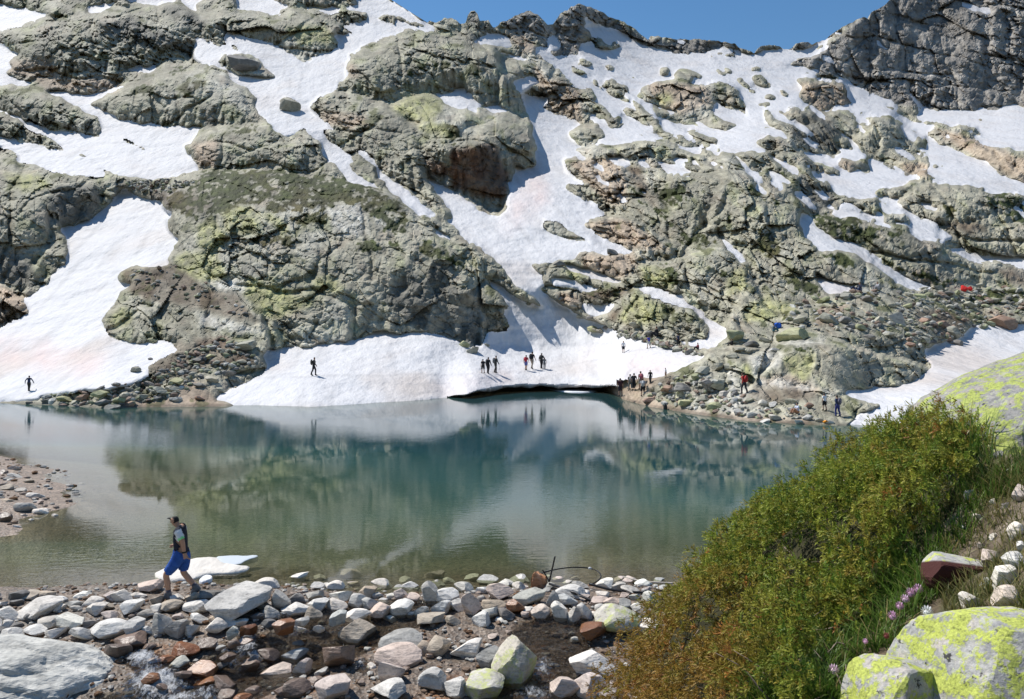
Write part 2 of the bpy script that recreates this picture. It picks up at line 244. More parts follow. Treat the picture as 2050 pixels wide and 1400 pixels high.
TONES = dict(
 moss=['X 330,395 400,350 430,340 600,345 740,370 800,400 820,460 800,470 760,440 700,405 640,420 560,430 480,410 430,430 380,440 350,420', 'K 30,420 180,390 350,430 330,480 60,470', 'K 620,400 720,380 900,470 1080,640 1040,650 900,540 720,520 620,480', 'K 280,290 400,250 550,320 340,330', 'K 350,380 470,390 450,420 360,410', 'K 140,50 270,50 520,200 580,290 480,270 300,130 150,100', 'J 960,330 1240,340 1390,420 1300,450 1100,420 940,400', 'J 1240,170 1600,110 1620,200 1300,210', 'J 1480,470 1580,480 1610,570 1540,560',
   'G 1390,520 1500,480 1540,560 1520,640 1300,640 1250,560 1060,510 1150,600 1250,680 1350,720 1500,880 1600,900 1780,930 1740,970 1520,970 1420,850 1250,700 1070,590', 'G 1860,760 1990,745 2000,770 1870,795', 'G 1740,560 1810,550 1800,610 1740,600', 'H 60,780 150,770 190,880 120,950 70,900', 'H 0,460 120,530 240,580 180,610 60,520', 'H 210,370 300,380 280,410 220,400', 'H 470,670 720,680 940,760 1100,790 1130,830 980,860 800,880 640,830 500,740', 'H 1780,530 1900,510 2050,560 2400,600 2400,820 2000,760 1900,650 1750,600', 'H 1250,570 1500,580 1540,620 1480,690 1450,620', 'H 990,790 1120,780 1160,830 1000,830',
   'N 240,60 340,20 420,60 330,130', 'N 650,80 760,80 900,170 820,190', 'N 1000,90 1100,140 1250,200 1450,240 1600,280 1500,340 1420,300 1180,200', 'N 380,280 560,280 700,340 640,400 480,330', 'N 340,480 480,500 460,550 360,540', 'N 900,370 1020,360 1050,410 920,410', 'N 1640,380 2050,330 2300,330 2300,400 1800,450 1650,430', 'L 1310,200 1440,210 1500,330 1440,420 1400,330', 'L 1290,510 1460,570 1400,610 1330,580', 'L 1780,220 1880,250 1820,350', 'M 1600,250 1740,240 1740,280 1560,300',
   'B 1180,590 1400,540 1480,560 1300,640 1200,630', 'B 1480,520 1620,500 1660,540 1500,590', 'B 1840,510 1960,540 1900,600 1780,600', 'A 1150,680 1300,700 1350,720 1200,790 1100,740', 'A 1500,690 1700,680 1580,780 1480,760', 'A 1380,560 1500,540 1520,590 1400,600', 'F 1640,10 1720,0 1730,100 1660,190 1640,100', 'E 1860,20 2050,0 2050,90 1950,70', 'F 0,0 60,0 80,60 20,40'],
 lichen=['J 630,120 830,40 1010,120 960,290 840,320 680,290', 'J 430,250 570,190 690,330 640,470 430,440', 'J 220,560 300,470 600,460 740,700 600,750 440,740 220,640', 'J 870,720 1030,740 1520,950 1250,1060 1100,1100 1000,1000 860,880', 'J 1480,690 1650,680 1790,800 1720,880 1500,800', 'J 1020,140 1120,130 1260,260 1200,370 1180,300', 'B 1150,870 1300,800 1450,770 1600,860 1500,1025 1350,980 1200,930', 'F 1350,0 1640,0 1650,120 1560,80 1400,60', 'M 1450,330 1720,290 1740,450 1640,560 1480,420', 'M 1100,400 1170,400 1240,560 1150,520', 'M 1270,390 1390,380 1360,480 1290,470', 'L 1000,620 1100,450 1300,500 1380,640 1200,700 1010,680', 'E 0,400 300,400 430,500 200,560 60,440', 'L 1130,200 1400,260 1440,420 1200,390', 'L 1900,250 2030,230 2020,400 1850,480', 'N 0,300 60,200 150,200 100,340', 'N 170,430 300,390 500,440 450,520 350,540 110,560', 'L 480,260 640,260 740,310 600,310', 'I 880,560 1000,450 1100,520 1080,600 950,650', 'I 1000,190 1110,190 1130,230 990,250', 'B 280,220 620,220 720,340 400,370', 'C 1280,770 1400,760 1420,830 1330,870'],
 pink=['G 560,300 960,250 1040,450 1060,640 900,650 700,480', 'G 700,820 900,760 1100,790 1250,930 1400,1025 1060,1020 800,910', 'C 290,520 380,640 650,720 680,1020 400,900 280,600', 'A 50,490 400,480 500,640 300,650 60,600', 'D 400,620 740,640 780,790 520,830 380,720', 'H 1360,40 1560,60 2050,250 2300,430 2050,430 1700,250', 'L 640,120 1100,100 1150,200 1000,330 700,230', 'E 1560,150 1780,130 1770,360 1620,340', 'F 690,0 870,0 850,60', 'I -200,300 0,300 240,400 240,530 0,650 -200,650', 'C 1200,680 1700,700 1750,850 1500,940 1300,850', 'B 780,540 860,520 900,640 800,640', 'B 560,900 900,950 1000,1025 640,1025', 'L 470,440 640,450 660,540 500,510', 'N 1270,230 1350,200 1460,260 1450,310 1300,270', 'N 1780,500 1920,470 1920,580 1800,540', 'C 0,230 250,300 350,450 200,420', 'A 250,640 1000,640 950,760 400,740', 'M 1160,560 1560,480 1800,640 1700,660 1400,590', 'N 640,480 800,440 870,450 760,560 620,600', 'H 640,250 800,270 790,350 660,320', 'H 1080,290 1330,290 1370,400 1200,360'],
 soil=['I 1000,160 1430,120 1700,320 1980,380 2000,600 1700,500 1250,420 1050,350 1000,250', 'I 1200,950 1600,720 1830,720 2050,830 2150,960 1700,970 1300,1090', 'E 1110,540 1500,540 1700,620 1750,700 1400,700 1300,610', 'G 1040,330 1150,340 1250,600 1330,700 1200,620 1070,450', 'M 1160,620 1440,590 1750,660 1780,700 1500,740 1180,700', 'L 650,430 1130,390 1000,470 760,510', 'H 1440,720 1650,720 1800,770 1700,820 1500,800', 'L 880,600 1000,560 980,680 880,670', 'N 1300,480 1500,470 1700,560 1600,640 1350,600', 'M 320,560 480,470 500,560 380,630', 'N 1850,200 2300,200 2300,330 1950,300', 'J 0,600 220,600 520,800 880,1000 1000,1150 600,950 100,860'],
 white=['M 950,450 1060,420 1100,560 1150,620 1080,830 960,830 1000,640', 'M 1200,560 1450,520 1560,570 1740,570 1730,650 1600,640 1400,590 1190,600', 'M 1440,210 1800,150 1840,190 1500,240', 'M 1800,640 1950,650 1900,720', 'J 510,760 740,710 860,730 870,860 720,850', 'J 1220,80 1650,70 1960,60 2000,330 1680,330 1640,130', 'J 400,1020 570,1050 870,1150 1040,1230 700,1200 480,1160', 'M 1150,330 1450,280 1450,420 1300,470 1200,520', 'F 640,680 880,660 1000,830 700,860', 'F 1000,740 1140,750 1200,830 1050,860'],
 sand=['I 1000,1240 1450,1150 1600,1060 1750,1200 1900,1290 1500,1330 1000,1320', 'M -40,690 250,700 500,770 1000,850 1700,900 1800,1000 900,960 300,900 -40,800', 'X 1150,770 1260,755 1330,740 1300,790 1240,800'],
 rust=['F 1640,200 1950,150 2050,200 2100,620 1850,600 1650,520 1650,300', 'G 0,280 70,400 60,560 0,700', 'I 1600,760 1830,720 1980,800 1700,830', 'F 1440,290 1640,330 1640,440 1470,420'],
 grey=['D 900,100 1050,-100 2500,-200 2500,830 2050,810 1980,780 1820,840 1700,830 1400,830 1290,800 1060,770 930,710 680,575 500,560 530,525 280,485 440,410 600,340 690,250 800,150', 'C 10,190 250,80 400,205 440,200 600,40 720,50 900,140 1220,330 1800,330 2050,415 1600,460 1430,450 950,260 700,140 690,430 500,480 380,400 270,300 100,270', 'D 40,395 80,350 250,360 240,375', 'D 310,375 340,330 460,305 480,340 400,380', 'B 1780,185 1840,85 1890,170'],
 dark=['K 560,640 700,750 760,560 940,560 930,800 1130,840 1250,1000 1230,1370 690,1250 270,930', 'E 500,500 760,480 830,640 690,800 500,830 400,620', 'A 1900,440 2050,450 2050,620 1900,580', 'H 370,400 640,470 640,640 440,660', 'D 340,820 560,850 700,1020 300,1025', 'H 280,0 560,0 690,200 450,190', 'A 800,180 1100,150 1600,400 1590,470 1200,380 850,290', 'I 0,50 270,100 260,330 0,280', 'A 1300,50 1450,10 1700,180 1650,240 1500,200'],  # cliff faces lying in shade, outlined to darken their rock colour
)
# faces whose lie is known: outline, dip in degrees, way they face (degrees, + = to the right)
FACES = [
 ('K 700,750 760,560 940,560 960,800 850,830 650,900 520,930', 88, 35), ('K 820,860 1130,840 1250,1000 1240,1360 690,1250 760,1000', 86, 18), ('K 270,700 560,640 500,900 300,930', 92, 30), ('K 1220,1000 1310,1130 1310,1380 1220,1370', 90, 60), ('K 0,1000 700,1000 680,1240 0,1310', 74, 0),
 ('F 1420,300 1650,190 2050,150 2100,300 2080,740 1960,730 1850,650 1640,540 1450,430', 97, 20), ('G -60,200 70,200 110,350 70,600 0,740 -60,700', 95, 35), ('G 180,200 290,200 300,340 180,340', 85, 50),
 ('C 0,480 60,660 190,780 260,1010 100,950 0,880', 78, 62), ('B 1960,600 2050,500 2050,870 1950,860 1820,760', 80, 45), ('B 1480,660 1660,550 1720,570 1800,770 1640,775 1480,770', 100, 10), ('B 1000,770 1200,720 1450,640 1460,750 1150,840', 95, 0),
 ('E 680,790 760,620 770,450 850,520 840,680 700,800', 86, 66), ('E 500,540 680,520 760,600 680,790 500,840', 80, 25), ('A 630,600 720,455 930,465 920,580 700,605', 98, 20), ('A 930,420 980,520 950,545 920,500', 85, 60), ('A 1480,140 1560,130 1660,240 1560,220', 88, 55), ('A 1850,450 2050,450 B 70,490 130,560 0,620 A 1900,590', 74, 35), ('A 600,260 830,290 820,360 640,330', 60, 0), ('A 800,180 1080,150 1060,290 800,290', 72, 20),
 ('G 1640,610 1690,640 1730,820 1600,880 1560,870', 88, 60), ('H 370,400 640,460 650,640 440,660 380,560', 84, 35), ('D 340,830 560,850 720,1025 300,1025', 80, 40), ('H 280,0 600,0 700,150 640,240 450,190', 82, 40), ('D 900,880 1300,1000 H 1330,200 1240,210 1000,250 900,150', 66, 25), ('H 1000,280 1330,270 1240,370 1090,350', 85, 15), ('H 900,0 960,0 980,200 900,230', 80, 50),
 ('I 270,0 380,0 370,200 250,350 270,200', 84, 60), ('I 0,60 260,120 260,320 0,280', 72, 10), ('A 950,620 980,690 790,770 800,690', 75, 30), ('E 560,50 830,0 840,110 700,95', 80, 35), ('M 1700,280 1780,250 1780,640 1730,640', 80, 45), ('M 1450,300 1740,290 1740,560 1460,560', 66, 0), ('M 1780,300 2050,250 2700,450 2600,600 1800,640', 70, 5), ('L 1530,780 1640,660 1730,790 1600,810', 78, 25), ('M 600,120 760,60 800,150 600,165', 80, 25),
 ('X 330,395 400,350 430,340 600,345 740,370 800,400 700,405 640,420 560,430 480,410 430,430', 24, 0), ('X 1450,600 1650,590 2150,560 2150,640 1900,670 1500,690', 20, 0), ('X 1450,560 1700,560 1700,600 1480,640', 30, 0),
 ('J 220,560 300,470 690,430 1200,560 1790,800 1520,950 1100,1100 860,880 440,740', 52, -10), ('J 1220,80 1960,60 2050,300 1600,500 1500,400', 40, 0), ('X 540,600 700,620 690,690 560,695', 70, -5),
 ('K 560,480 620,480 590,800 500,900 560,700', 90, 70), ('F 1370,200 1440,300 1450,430 1380,330', 86, 60), ('F 480,110 600,110 600,230 540,220', 80, 40),
]
# rounded outcrops that stand forward of the slope: outline each, domed on its own
LUMPS = [
 'B 780,590 800,440 950,370 1080,310 1250,240 1420,270 1650,290 1990,370 2040,430 C 30,600 100,700 190,790 240,960 100,930 0,860 B 1880,860 1800,770 1480,775 1150,850 950,800 700,740 790,650',
 'B 1150,860 1450,760 1560,800 1660,900 1880,930 2050,900 C 100,950 250,1020 G 300,160 310,200 280,350 110,360 70,600 30,740 F 2040,750 1850,650 1650,530 1450,430 1380,250 1350,0',
 'B 470,890 560,790 700,750 950,800 1150,870 F 1350,20 1400,300 1450,430 1660,770 1500,700 1310,530 1130,440 1030,280 880,215 700,50',
 'E 1330,680 1400,440 1640,380 2050,370 F 750,480 940,500 1140,560 1320,700 1500,760 1700,920 K 1130,400 1340,570 1450,680 1250,740 1200,800 1240,1000 1240,1360 880,1270 600,1240 330,1230 0,1320 J 1500,1330 1100,1350 1000,1000 860,880 500,750 220,600 200,450',
 'K 1180,720 1280,750 1430,920 1480,1020 1430,1040 1520,1180 1480,1250 1390,1250 1310,1180 1230,1000',
 'K 880,380 1130,400 1340,540 1550,820 1820,1015 1600,950 1280,745 1180,700 1080,640', 'F 1320,740 1520,740 1700,920 1560,900 1400,850',
 'I 850,640 870,510 1000,420 1250,480 1270,560 1500,640 1600,740 1330,750 1200,770 1020,760 900,730',
 'E -500,300 0,300 180,340 700,420 830,520 830,680 690,800 510,850 400,700 390,1000 I 350,60 270,200 220,340 -500,300', 'I -500,290 30,300 200,420 240,520 0,655 -500,660',
 'A 0,270 150,210 400,125 720,110 950,30 1130,30 1440,10 1600,100 1700,200 1620,330 1600,400 1580,480 1400,480 1300,550 1000,570 880,580 600,600 250,670 30,600 95,565 45,510 160,435 0,360', 'A 1270,60 1450,5 1560,80 1700,200 1650,240 1500,200',
 'A 780,825 1040,670 1230,600 1380,500 1600,490 1850,600 1960,690 2050,900 B 150,1020 E 1680,10 1560,15 1200,0 A 1120,1025 980,970 730,855',
 'E 1510,165 1620,60 1800,10 F 180,0 260,90 480,60 580,130 600,240 750,400 800,470 600,450 0,370 E 1640,375 1590,310',
 'A 0,700 370,755 620,870 790,960 832,1020 E 830,110 560,60 330,0 A 120,960 0,900', 'B 0,120 250,90 400,60 600,90 780,215 690,285 740,390 680,435 500,510 330,455 100,340 0,320',
 'C 260,520 430,520 560,660 680,730 770,790 880,880 1000,960 1045,1010 G 1030,5 860,20 C 680,1020 430,930 330,890 390,800 290,680', 'G 565,70 620,20 780,0 870,100 820,140 640,165',
 'G 740,180 960,170 1050,450 1080,690 860,740 700,620 560,480 540,400 500,290 720,285',
 'G 960,170 1300,130 1550,190 1700,280 1900,260 2000,340 H 100,340 230,210 400,210 480,270 500,350 640,470 640,640 440,660 380,670 420,830 200,900 G 2000,900 1800,930 1500,880 1400,700 1250,560 1080,400', 'G 1390,420 1600,400 1850,430 1780,600 1700,850 1560,880 1500,780 1380,600',
 'G 700,820 860,750 1100,760 1300,900 1500,1000 L 1400,180 1100,95', 'L 1130,200 1400,180 1800,40 2030,200 2050,400 1900,640 1860,720 1700,640 1600,540 1380,440 1150,390', 'L 1880,300 1990,230 2050,260 2200,560 1950,620 1820,560',
 'L 1000,460 1130,410 1380,520 1380,640 1400,780 1250,790 1000,690', 'L 1400,640 1480,550 1600,570 1730,780 1500,830 1400,760',
 'D 90,900 240,800 440,790 520,835 580,940 700,1020 H 690,200 640,240 450,190 360,190 290,120 D 270,1000', 'D 580,850 760,820 910,860 1060,865 1190,970 1290,1020 H 1330,120 1340,230 1330,340 1240,375 1040,330 890,235 760,110',
 'H 1100,590 1210,480 1350,430 1480,440 1750,500 1850,520 1780,700 1600,760 1420,750 1190,650', 'H 1850,750 2050,720 2400,720 2400,950 1980,920', 'H 480,680 720,690 960,760 1180,800 1300,870 1470,905 1400,1020 1100,1020 870,940 760,870 640,850 500,760',
 'M 1150,330 1450,200 1840,190 2050,230 2800,430 2750,700 2000,660 1760,640 1200,560', 'H 650,520 830,560 980,550 1150,640 1210,720 1200,810 1060,770 1000,660 840,640 700,590',
 'C 10,190 100,140 250,85 330,135 400,205 390,320 300,350 100,270', 'N 400,470 900,430 860,640 620,640 400,560', 'X 1240,775 1310,745 1400,715 1480,690 1580,690 1500,780 1380,800',
]
SHORE = np.array([(-300, 806), (0, 806), (100, 809), (220, 816), (300, 813), (430, 812), (520, 812), (620, 815), (700, 810), (860, 800), (930, 791), (1000, 781), (1060, 778), (1150, 777), (1215, 782), (1240, 796), (1300, 812), (1400, 828), (1500, 840), (1640, 848), (1720, 850), (1850, 860), (2000, 880), (2250, 900)])
SKYLINE = outline('X -300,-116 560,-116 700,-52 768,-10 B 1240,50 1350,120 1460,188 1475,170 1530,190 1570,170 1600,150 1690,155 1730,200 1775,190 1790,130 1815,95 1845,85 1870,110 1890,172 1960,170 2000,230 2045,210 C 5,190 100,150 170,110 250,85 330,135 400,205 440,200 500,110 560,95 590,50 660,30 720,55 830,90 900,140 1020,180 1100,230 1170,290 1220,330 1240,295 1290,300 1450,320 1600,325 1800,335 1930,365 1990,400 2045,415 D 5,375 35,393 80,350 150,335 230,350 260,370 320,360 345,330 440,305 465,335 580,290 620,250 720,190 800,150 850,125 895,147 905,100 960,70 1030,20 1050,0 1100,-50 1300,-300 2600,-420')

GX0, GY0, GS = -130.0, -130.0, 2.0
GNX, GNY = 1160, 540
gx = GX0 + GS * np.arange(GNX); gy = GY0 + GS * np.arange(GNY)
GXX, GYY = np.meshgrid(gx, gy)

def gridnoise(cell, seed):
    """smooth 2D noise on the survey raster"""
    P = np.stack([GXX.ravel() / cell, GYY.ravel() / cell, np.full(GXX.size, seed * 3.7)], 1)
    return pnoise(P, seed).reshape(GXX.shape)
_wx = 5.0 * gridnoise(26, 1) + 3.2 * gridnoise(10, 2) + 2.2 * gridnoise(5.0, 3)
_wy = 4.0 * gridnoise(26, 4) + 2.6 * gridnoise(10, 5) + 2.0 * gridnoise(5.0, 6)

def raster(poly, warp=1.0):
    m = np.zeros(GXX.shape, bool)
    x0, x1 = poly[:, 0].min() - 14, poly[:, 0].max() + 14
    y0, y1 = poly[:, 1].min() - 14, poly[:, 1].max() + 14
    a, b = max(0, int((x0 - GX0) / GS)), min(GNX, int((x1 - GX0) / GS) + 2)
    c, d = max(0, int((y0 - GY0) / GS)), min(GNY, int((y1 - GY0) / GS) + 2)
    if b <= a or d <= c: return m
    X = GXX[c:d, a:b] + warp * _wx[c:d, a:b]; Y = GYY[c:d, a:b] + warp * _wy[c:d, a:b]
    r = np.zeros(X.shape, bool); n = len(poly)
    for k in range(n):
        xa, ya = poly[k]; xb, yb = poly[(k + 1) % n]
        if ya == yb: continue
        hit = ((Y < ya) != (Y < yb)) & (X < (xb - xa) * (Y - ya) / (yb - ya) + xa)
        r ^= hit
    m[c:d, a:b] = r
    return m

def area(p):
    x, y = p[:, 0], p[:, 1]; return abs(np.dot(x, np.roll(y, 1)) - np.dot(y, np.roll(x, 1))) / 2

snow_m = np.zeros(GXX.shape, bool)
for t in SNOW:
    p = outline(t); snow_m |= raster(p, 1.0 if area(p) > 1500 else 0.5)
for t in ISLE:
    p = outline(t); snow_m &= ~raster(p, 0.8 if area(p) > 700 else 0.35)
# a scatter of small rocks sticking out of the cirque snow
for k in range(46):
    x, y = random.uniform(1120, 1960), random.uniform(70, 440)
    w = random.uniform(3, 9); h = w * random.uniform(0.35, 0.6)
    ang = np.linspace(0, 2 * np.pi, 8)[:-1]
    snow_m &= ~raster(np.stack([x + w * np.cos(ang), y + h * np.sin(ang) + 0.4 * w * np.cos(ang)], 1), 0.3)
# thin broken streaks of snow left in the gullies of the upper right slope
c4, s4 = math.cos(0.62), math.sin(0.62)
stk = pnoise(np.stack([(c4 * GXX + s4 * GYY).ravel() / 46, (-s4 * GXX + c4 * GYY).ravel() / 12.5, 0 * GXX.ravel() + 2.5], 1), 27).reshape(GXX.shape) + 0.25 * gridnoise(7, 28)
hi = sstep(1080, 1180, GXX + 0.35 * GYY) * sstep(520, 330, GYY - 0.10 * (GXX - 1100))
greym = np.zeros(GXX.shape, bool)
for t in TONES['grey']: greym |= raster(outline(t), 1.3)
snow_m |= (stk * hi > 0.40) & ~greym
ys_g = np.interp(gx, SHORE[:, 0], SHORE[:, 1])
snow_m &= GYY < ys_g[None, :] + 6
rock_m = ~snow_m
tone = {}
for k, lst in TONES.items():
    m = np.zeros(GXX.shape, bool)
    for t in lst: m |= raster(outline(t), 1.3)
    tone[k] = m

# ------------------------------------------------------------------ lie of the land: integrate dips to a distance map
EE = (HY - GYY) / F
yk = np.array([900, 795, 680, 600, 500, 400, 300, 200, 100, 0, -130.])
dk = np.array([60, 78, 88, 99, 116, 137, 163, 196, 238, 288, 350.])
Lg = np.interp(-gy, -yk, np.log(dk))[:, None] * np.ones((1, GNX))
Lg += 0.34 * sstep(880, 1350, GXX) * sstep(430, 130, GYY) + 0.12 * sstep(1500, 1900, GXX) * sstep(330, 120, GYY)
Ls = np.log(EYE * F / (ys_g - HY))[None, :] + 0.0014 * np.maximum(ys_g[None, :] - GYY, -20)
wS = sstep(210, 20, ys_g[None, :] - GYY)
L0 = blur((wS * Ls + (1 - wS) * Lg).astype(np.float32), 6)
gu0 = np.gradient(L0, axis=1); gv0 = np.gradient(L0, axis=0)     # per raster step

def runs(m, axis, rev):
    """distance (steps) from the start of the run of True cells along an axis"""
    out = np.zeros(m.shape, np.float32); acc = np.zeros(m.shape[1 - axis], np.float32)
    rng = range(m.shape[axis])
    for k in (reversed(rng) if rev else rng):
        row = m[k] if axis == 0 else m[:, k]
        acc = np.where(row, acc + 1, 0)
        if axis == 0: out[k] = acc
        else: out[:, k] = acc
    return out * GS
dtop, dbot = runs(rock_m, 0, False), runs(rock_m, 0, True)
dlef, drig = runs(rock_m, 1, False), runs(rock_m, 1, True)
dip = 37 + 42 * np.exp(-dbot / 26) - 15 * np.exp(-dtop / 26) + 22 * gridnoise(70, 11) + 20 * gridnoise(27, 12)
asp = 62 * (np.exp(-drig / 26) - np.exp(-dlef / 26)) + 42 * gridnoise(80, 13) + 36 * gridnoise(30, 14)
lumpb = np.zeros(GXX.shape, np.float32)
def dist_in(m): return runs(m, 0, False), runs(m, 0, True), runs(m, 1, False), runs(m, 1, True)
for t in LUMPS:
    m = raster(outline(t), 1.0) & rock_m
    if m.sum() < 60: continue
    a0, a1, b0, b1 = dist_in(m); tt = a0 / np.maximum(a0 + a1, 1); ss = (b0 - b1) / np.maximum(b0 + b1, 1)
    dip = np.where(m, 22 + 62 * tt ** 1.3 + 16 * gridnoise(40, 19) + 12 * gridnoise(18, 20), dip)
    asp = np.where(m, 60 * np.sign(ss) * np.abs(ss) ** 1.7 + 34 * gridnoise(45, 23) + 20 * gridnoise(20, 24), asp)
    lumpb = np.maximum(lumpb, (m & ((b0 <= 4) | (b1 <= 4) | (a0 <= 4))).astype(np.float32))
dip = np.where(tone['grey'], 58 + 16 * gridnoise(40, 15), dip)
asp = np.where(tone['grey'], asp * 0.6 + 45 * gridnoise(36, 16), asp)
facem = np.zeros(GXX.shape, np.float32)
for t, th, az in FACES:
    m = raster(outline(t), 1.0) & rock_m
    if th > 55: facem[m] = 1
    b0, b1 = runs(m, 1, False), runs(m, 1, True); lumpb = np.maximum(lumpb, (m & ((b0 <= 3) | (b1 <= 3))).astype(np.float32))
    dip = np.where(m, th + 6 * gridnoise(22, 17), dip); asp = np.where(m, az + 14 * gridnoise(22, 18), asp)
dip = np.radians(np.clip(dip, 12, 100)); asp = np.radians(np.clip(asp, -68, 68))
# tan(dip)-e, kept positive; the aspect shares the dip
td = np.tan(np.clip(dip, 0.2, math.radians(89)))
rate = 1.0 / np.maximum(td - EE, 0.12)
rate = np.where(dip > math.radians(91), -0.4, rate)
gv = np.where(rock_m, -rate / F * GS, np.minimum(gv0 * 1.2, -1.35 / F * GS))
gu = np.where(rock_m, np.tan(asp) * sstep(0.5, 1.2, dip) / F * GS + gu0 * 0.4, gu0)
below = GYY > ys_g[None, :]
gv = np.where(below, gv0, gv); gu = np.where(below, gu0, gu)
gv = blur(np.clip(gv, -9 / F * GS, 2 / F * GS).astype(np.float32), 1); gu = blur(gu.astype(np.float32), 1)

def screened(gu, gv, L0, length):
    lam = 1.0 / (length / GS) ** 2
    b = lam * L0.astype(np.float64)
    dvx = np.zeros(L0.shape); dvy = np.zeros(L0.shape)
    fx = 0.5 * (gu[:, 1:] + gu[:, :-1]); fy = 0.5 * (gv[1:] + gv[:-1])
    dvx[:, :-1] += fx; dvx[:, 1:] -= fx; dvy[:-1] += fy; dvy[1:] -= fy
    b -= (dvx + dvy)
    ny, nx = b.shape
    ext = np.concatenate([b, b[::-1]], 0); ext = np.concatenate([ext, ext[:, ::-1]], 1)
    ky = 2 - 2 * np.cos(2 * np.pi * np.fft.fftfreq(2 * ny)); kx = 2 - 2 * np.cos(2 * np.pi * np.fft.rfftfreq(2 * nx))
    s = np.fft.rfft2(ext) / (ky[:, None] + kx[None, :] + lam)
    return np.fft.irfft2(s, ext.shape)[:ny, :nx].astype(np.float32)
LD0 = screened(gu, gv, L0, 330.0)
# the sides and tops of the outcrops may step: weighted solve on a half raster
def half(A): return 0.25 * (A[::2, ::2] + A[1::2, ::2] + A[::2, 1::2] + A[1::2, 1::2])
hu, hv, hL = half(gu) * 2, half(gv) * 2, half(L0).astype(np.float64)
step_ = half(np.maximum(lumpb, (rock_m & ((dtop <= 4) | (dlef <= 4) | (drig <= 4))).astype(np.float32)))
wgt = 0.03 + 0.97 * np.clip(1 - 2.2 * step_, 0, 1) ** 2; rk = half(rock_m.astype(np.float32))
wx_ = np.minimum(wgt[:, 1:], wgt[:, :-1]) * (1 - 0.55 * rk[:, 1:]); wy_ = np.minimum(wgt[1:], wgt[:-1])
lam = (2 * GS / 420.0) ** 2
def applyA(L):
    o = lam * L; dx = wx_ * (L[:, 1:] - L[:, :-1]); dy = wy_ * (L[1:] - L[:-1])
    o[:, :-1] -= dx; o[:, 1:] += dx; o[:-1] -= dy; o[1:] += dy; return o
rhs = lam * hL; fx = wx_ * 0.5 * (hu[:, 1:] + hu[:, :-1]); fy = wy_ * 0.5 * (hv[1:] + hv[:-1])
rhs[:, :-1] -= fx; rhs[:, 1:] += fx; rhs[:-1] -= fy; rhs[1:] += fy
hny, hnx = hL.shape; kk = (2 - 2 * np.cos(np.pi * np.arange(2 * hny) / hny))[:, None] + (2 - 2 * np.cos(np.pi * np.arange(hnx + 1) / hnx))[None, :]
kk = 0.55 * kk + lam
def precond(b):
    ext = np.concatenate([b, b[::-1]], 0); ext = np.concatenate([ext, ext[:, ::-1]], 1)
    return np.fft.irfft2(np.fft.rfft2(ext) / kk, ext.shape)[:hny, :hnx]
Lh = half(LD0).astype(np.float64); r_ = rhs - applyA(Lh); z_ = precond(r_); p_ = z_.copy(); rz_ = (r_ * z_).sum()
for _ in range(36):
    Ap = applyA(p_); al = rz_ / (p_ * Ap).sum(); Lh += al * p_; r_ -= al * Ap; z_ = precond(r_); rn = (r_ * z_).sum(); p_ = z_ + rn / rz_ * p_; rz_ = rn
yy_, xx_ = (np.arange(GNY) - 0.5) / 2, (np.arange(GNX) - 0.5) / 2
yy_ = np.clip(yy_, 0, hny - 1.001); xx_ = np.clip(xx_, 0, hnx - 1.001); iy_, ix_ = yy_.astype(int), xx_.astype(int); fy_, fx_ = (yy_ - iy_)[:, None], (xx_ - ix_)[None, :]
LD = ((Lh[iy_][:, ix_] * (1 - fx_) + Lh[iy_][:, ix_ + 1] * fx_) * (1 - fy_) + (Lh[iy_ + 1][:, ix_] * (1 - fx_) + Lh[iy_ + 1][:, ix_ + 1] * fx_) * fy_).astype(np.float32)
# hold the water line
jrow = np.clip(((ys_g - GY0) / GS).round().astype(int), 0, GNY - 1)
resid = (Ls - LD)[jrow, np.arange(GNX)]
resid = np.convolve(np.pad(resid, 14, mode='edge'), np.ones(29) / 29, 'valid')
up = np.maximum(ys_g[None, :] - GYY, 0)
LD = LD + resid[None, :] * np.exp(-up / 260.0)
wl = np.exp(-up / 7.0)
LD = LD * (1 - wl) + Ls * wl

# ------------------------------------------------------------------ slope mesh
NX, NY = 1040, 440
cx = np.linspace(-112, 2162, NX)
ytop = np.interp(cx, SKYLINE[:, 0], SKYLINE[:, 1])
jag = pnoise(np.stack([cx / 9, cx * 0, cx * 0], 1), 21) * 3.0 + pnoise(np.stack([cx / 22, cx * 0, cx * 0 + 5], 1), 22) * 4
snowtop = (cx > 690) & (cx < 872)
ytop = np.maximum(ytop + np.where(snowtop, 0, jag), -118)
ybot = np.interp(cx, SHORE[:, 0], SHORE[:, 1]) + 5
vv = np.linspace(0, 1, NY)[:, None]
PX = np.repeat(cx[None, :], NY, 0); PY = ybot[None, :] * (1 - vv) + ytop[None, :] * vv

def samp(A, px, py):
    fx = np.clip((px - GX0) / GS, 0, GNX - 1.001); fy = np.clip((py - GY0) / GS, 0, GNY - 1.001)
    ix = fx.astype(int); iy = fy.astype(int); fx = fx - ix; fy = fy - iy
    return (A[iy, ix] * (1 - fx) * (1 - fy) + A[iy, ix + 1] * fx * (1 - fy) + A[iy + 1, ix] * (1 - fx) * fy + A[iy + 1, ix + 1] * fx * fy)

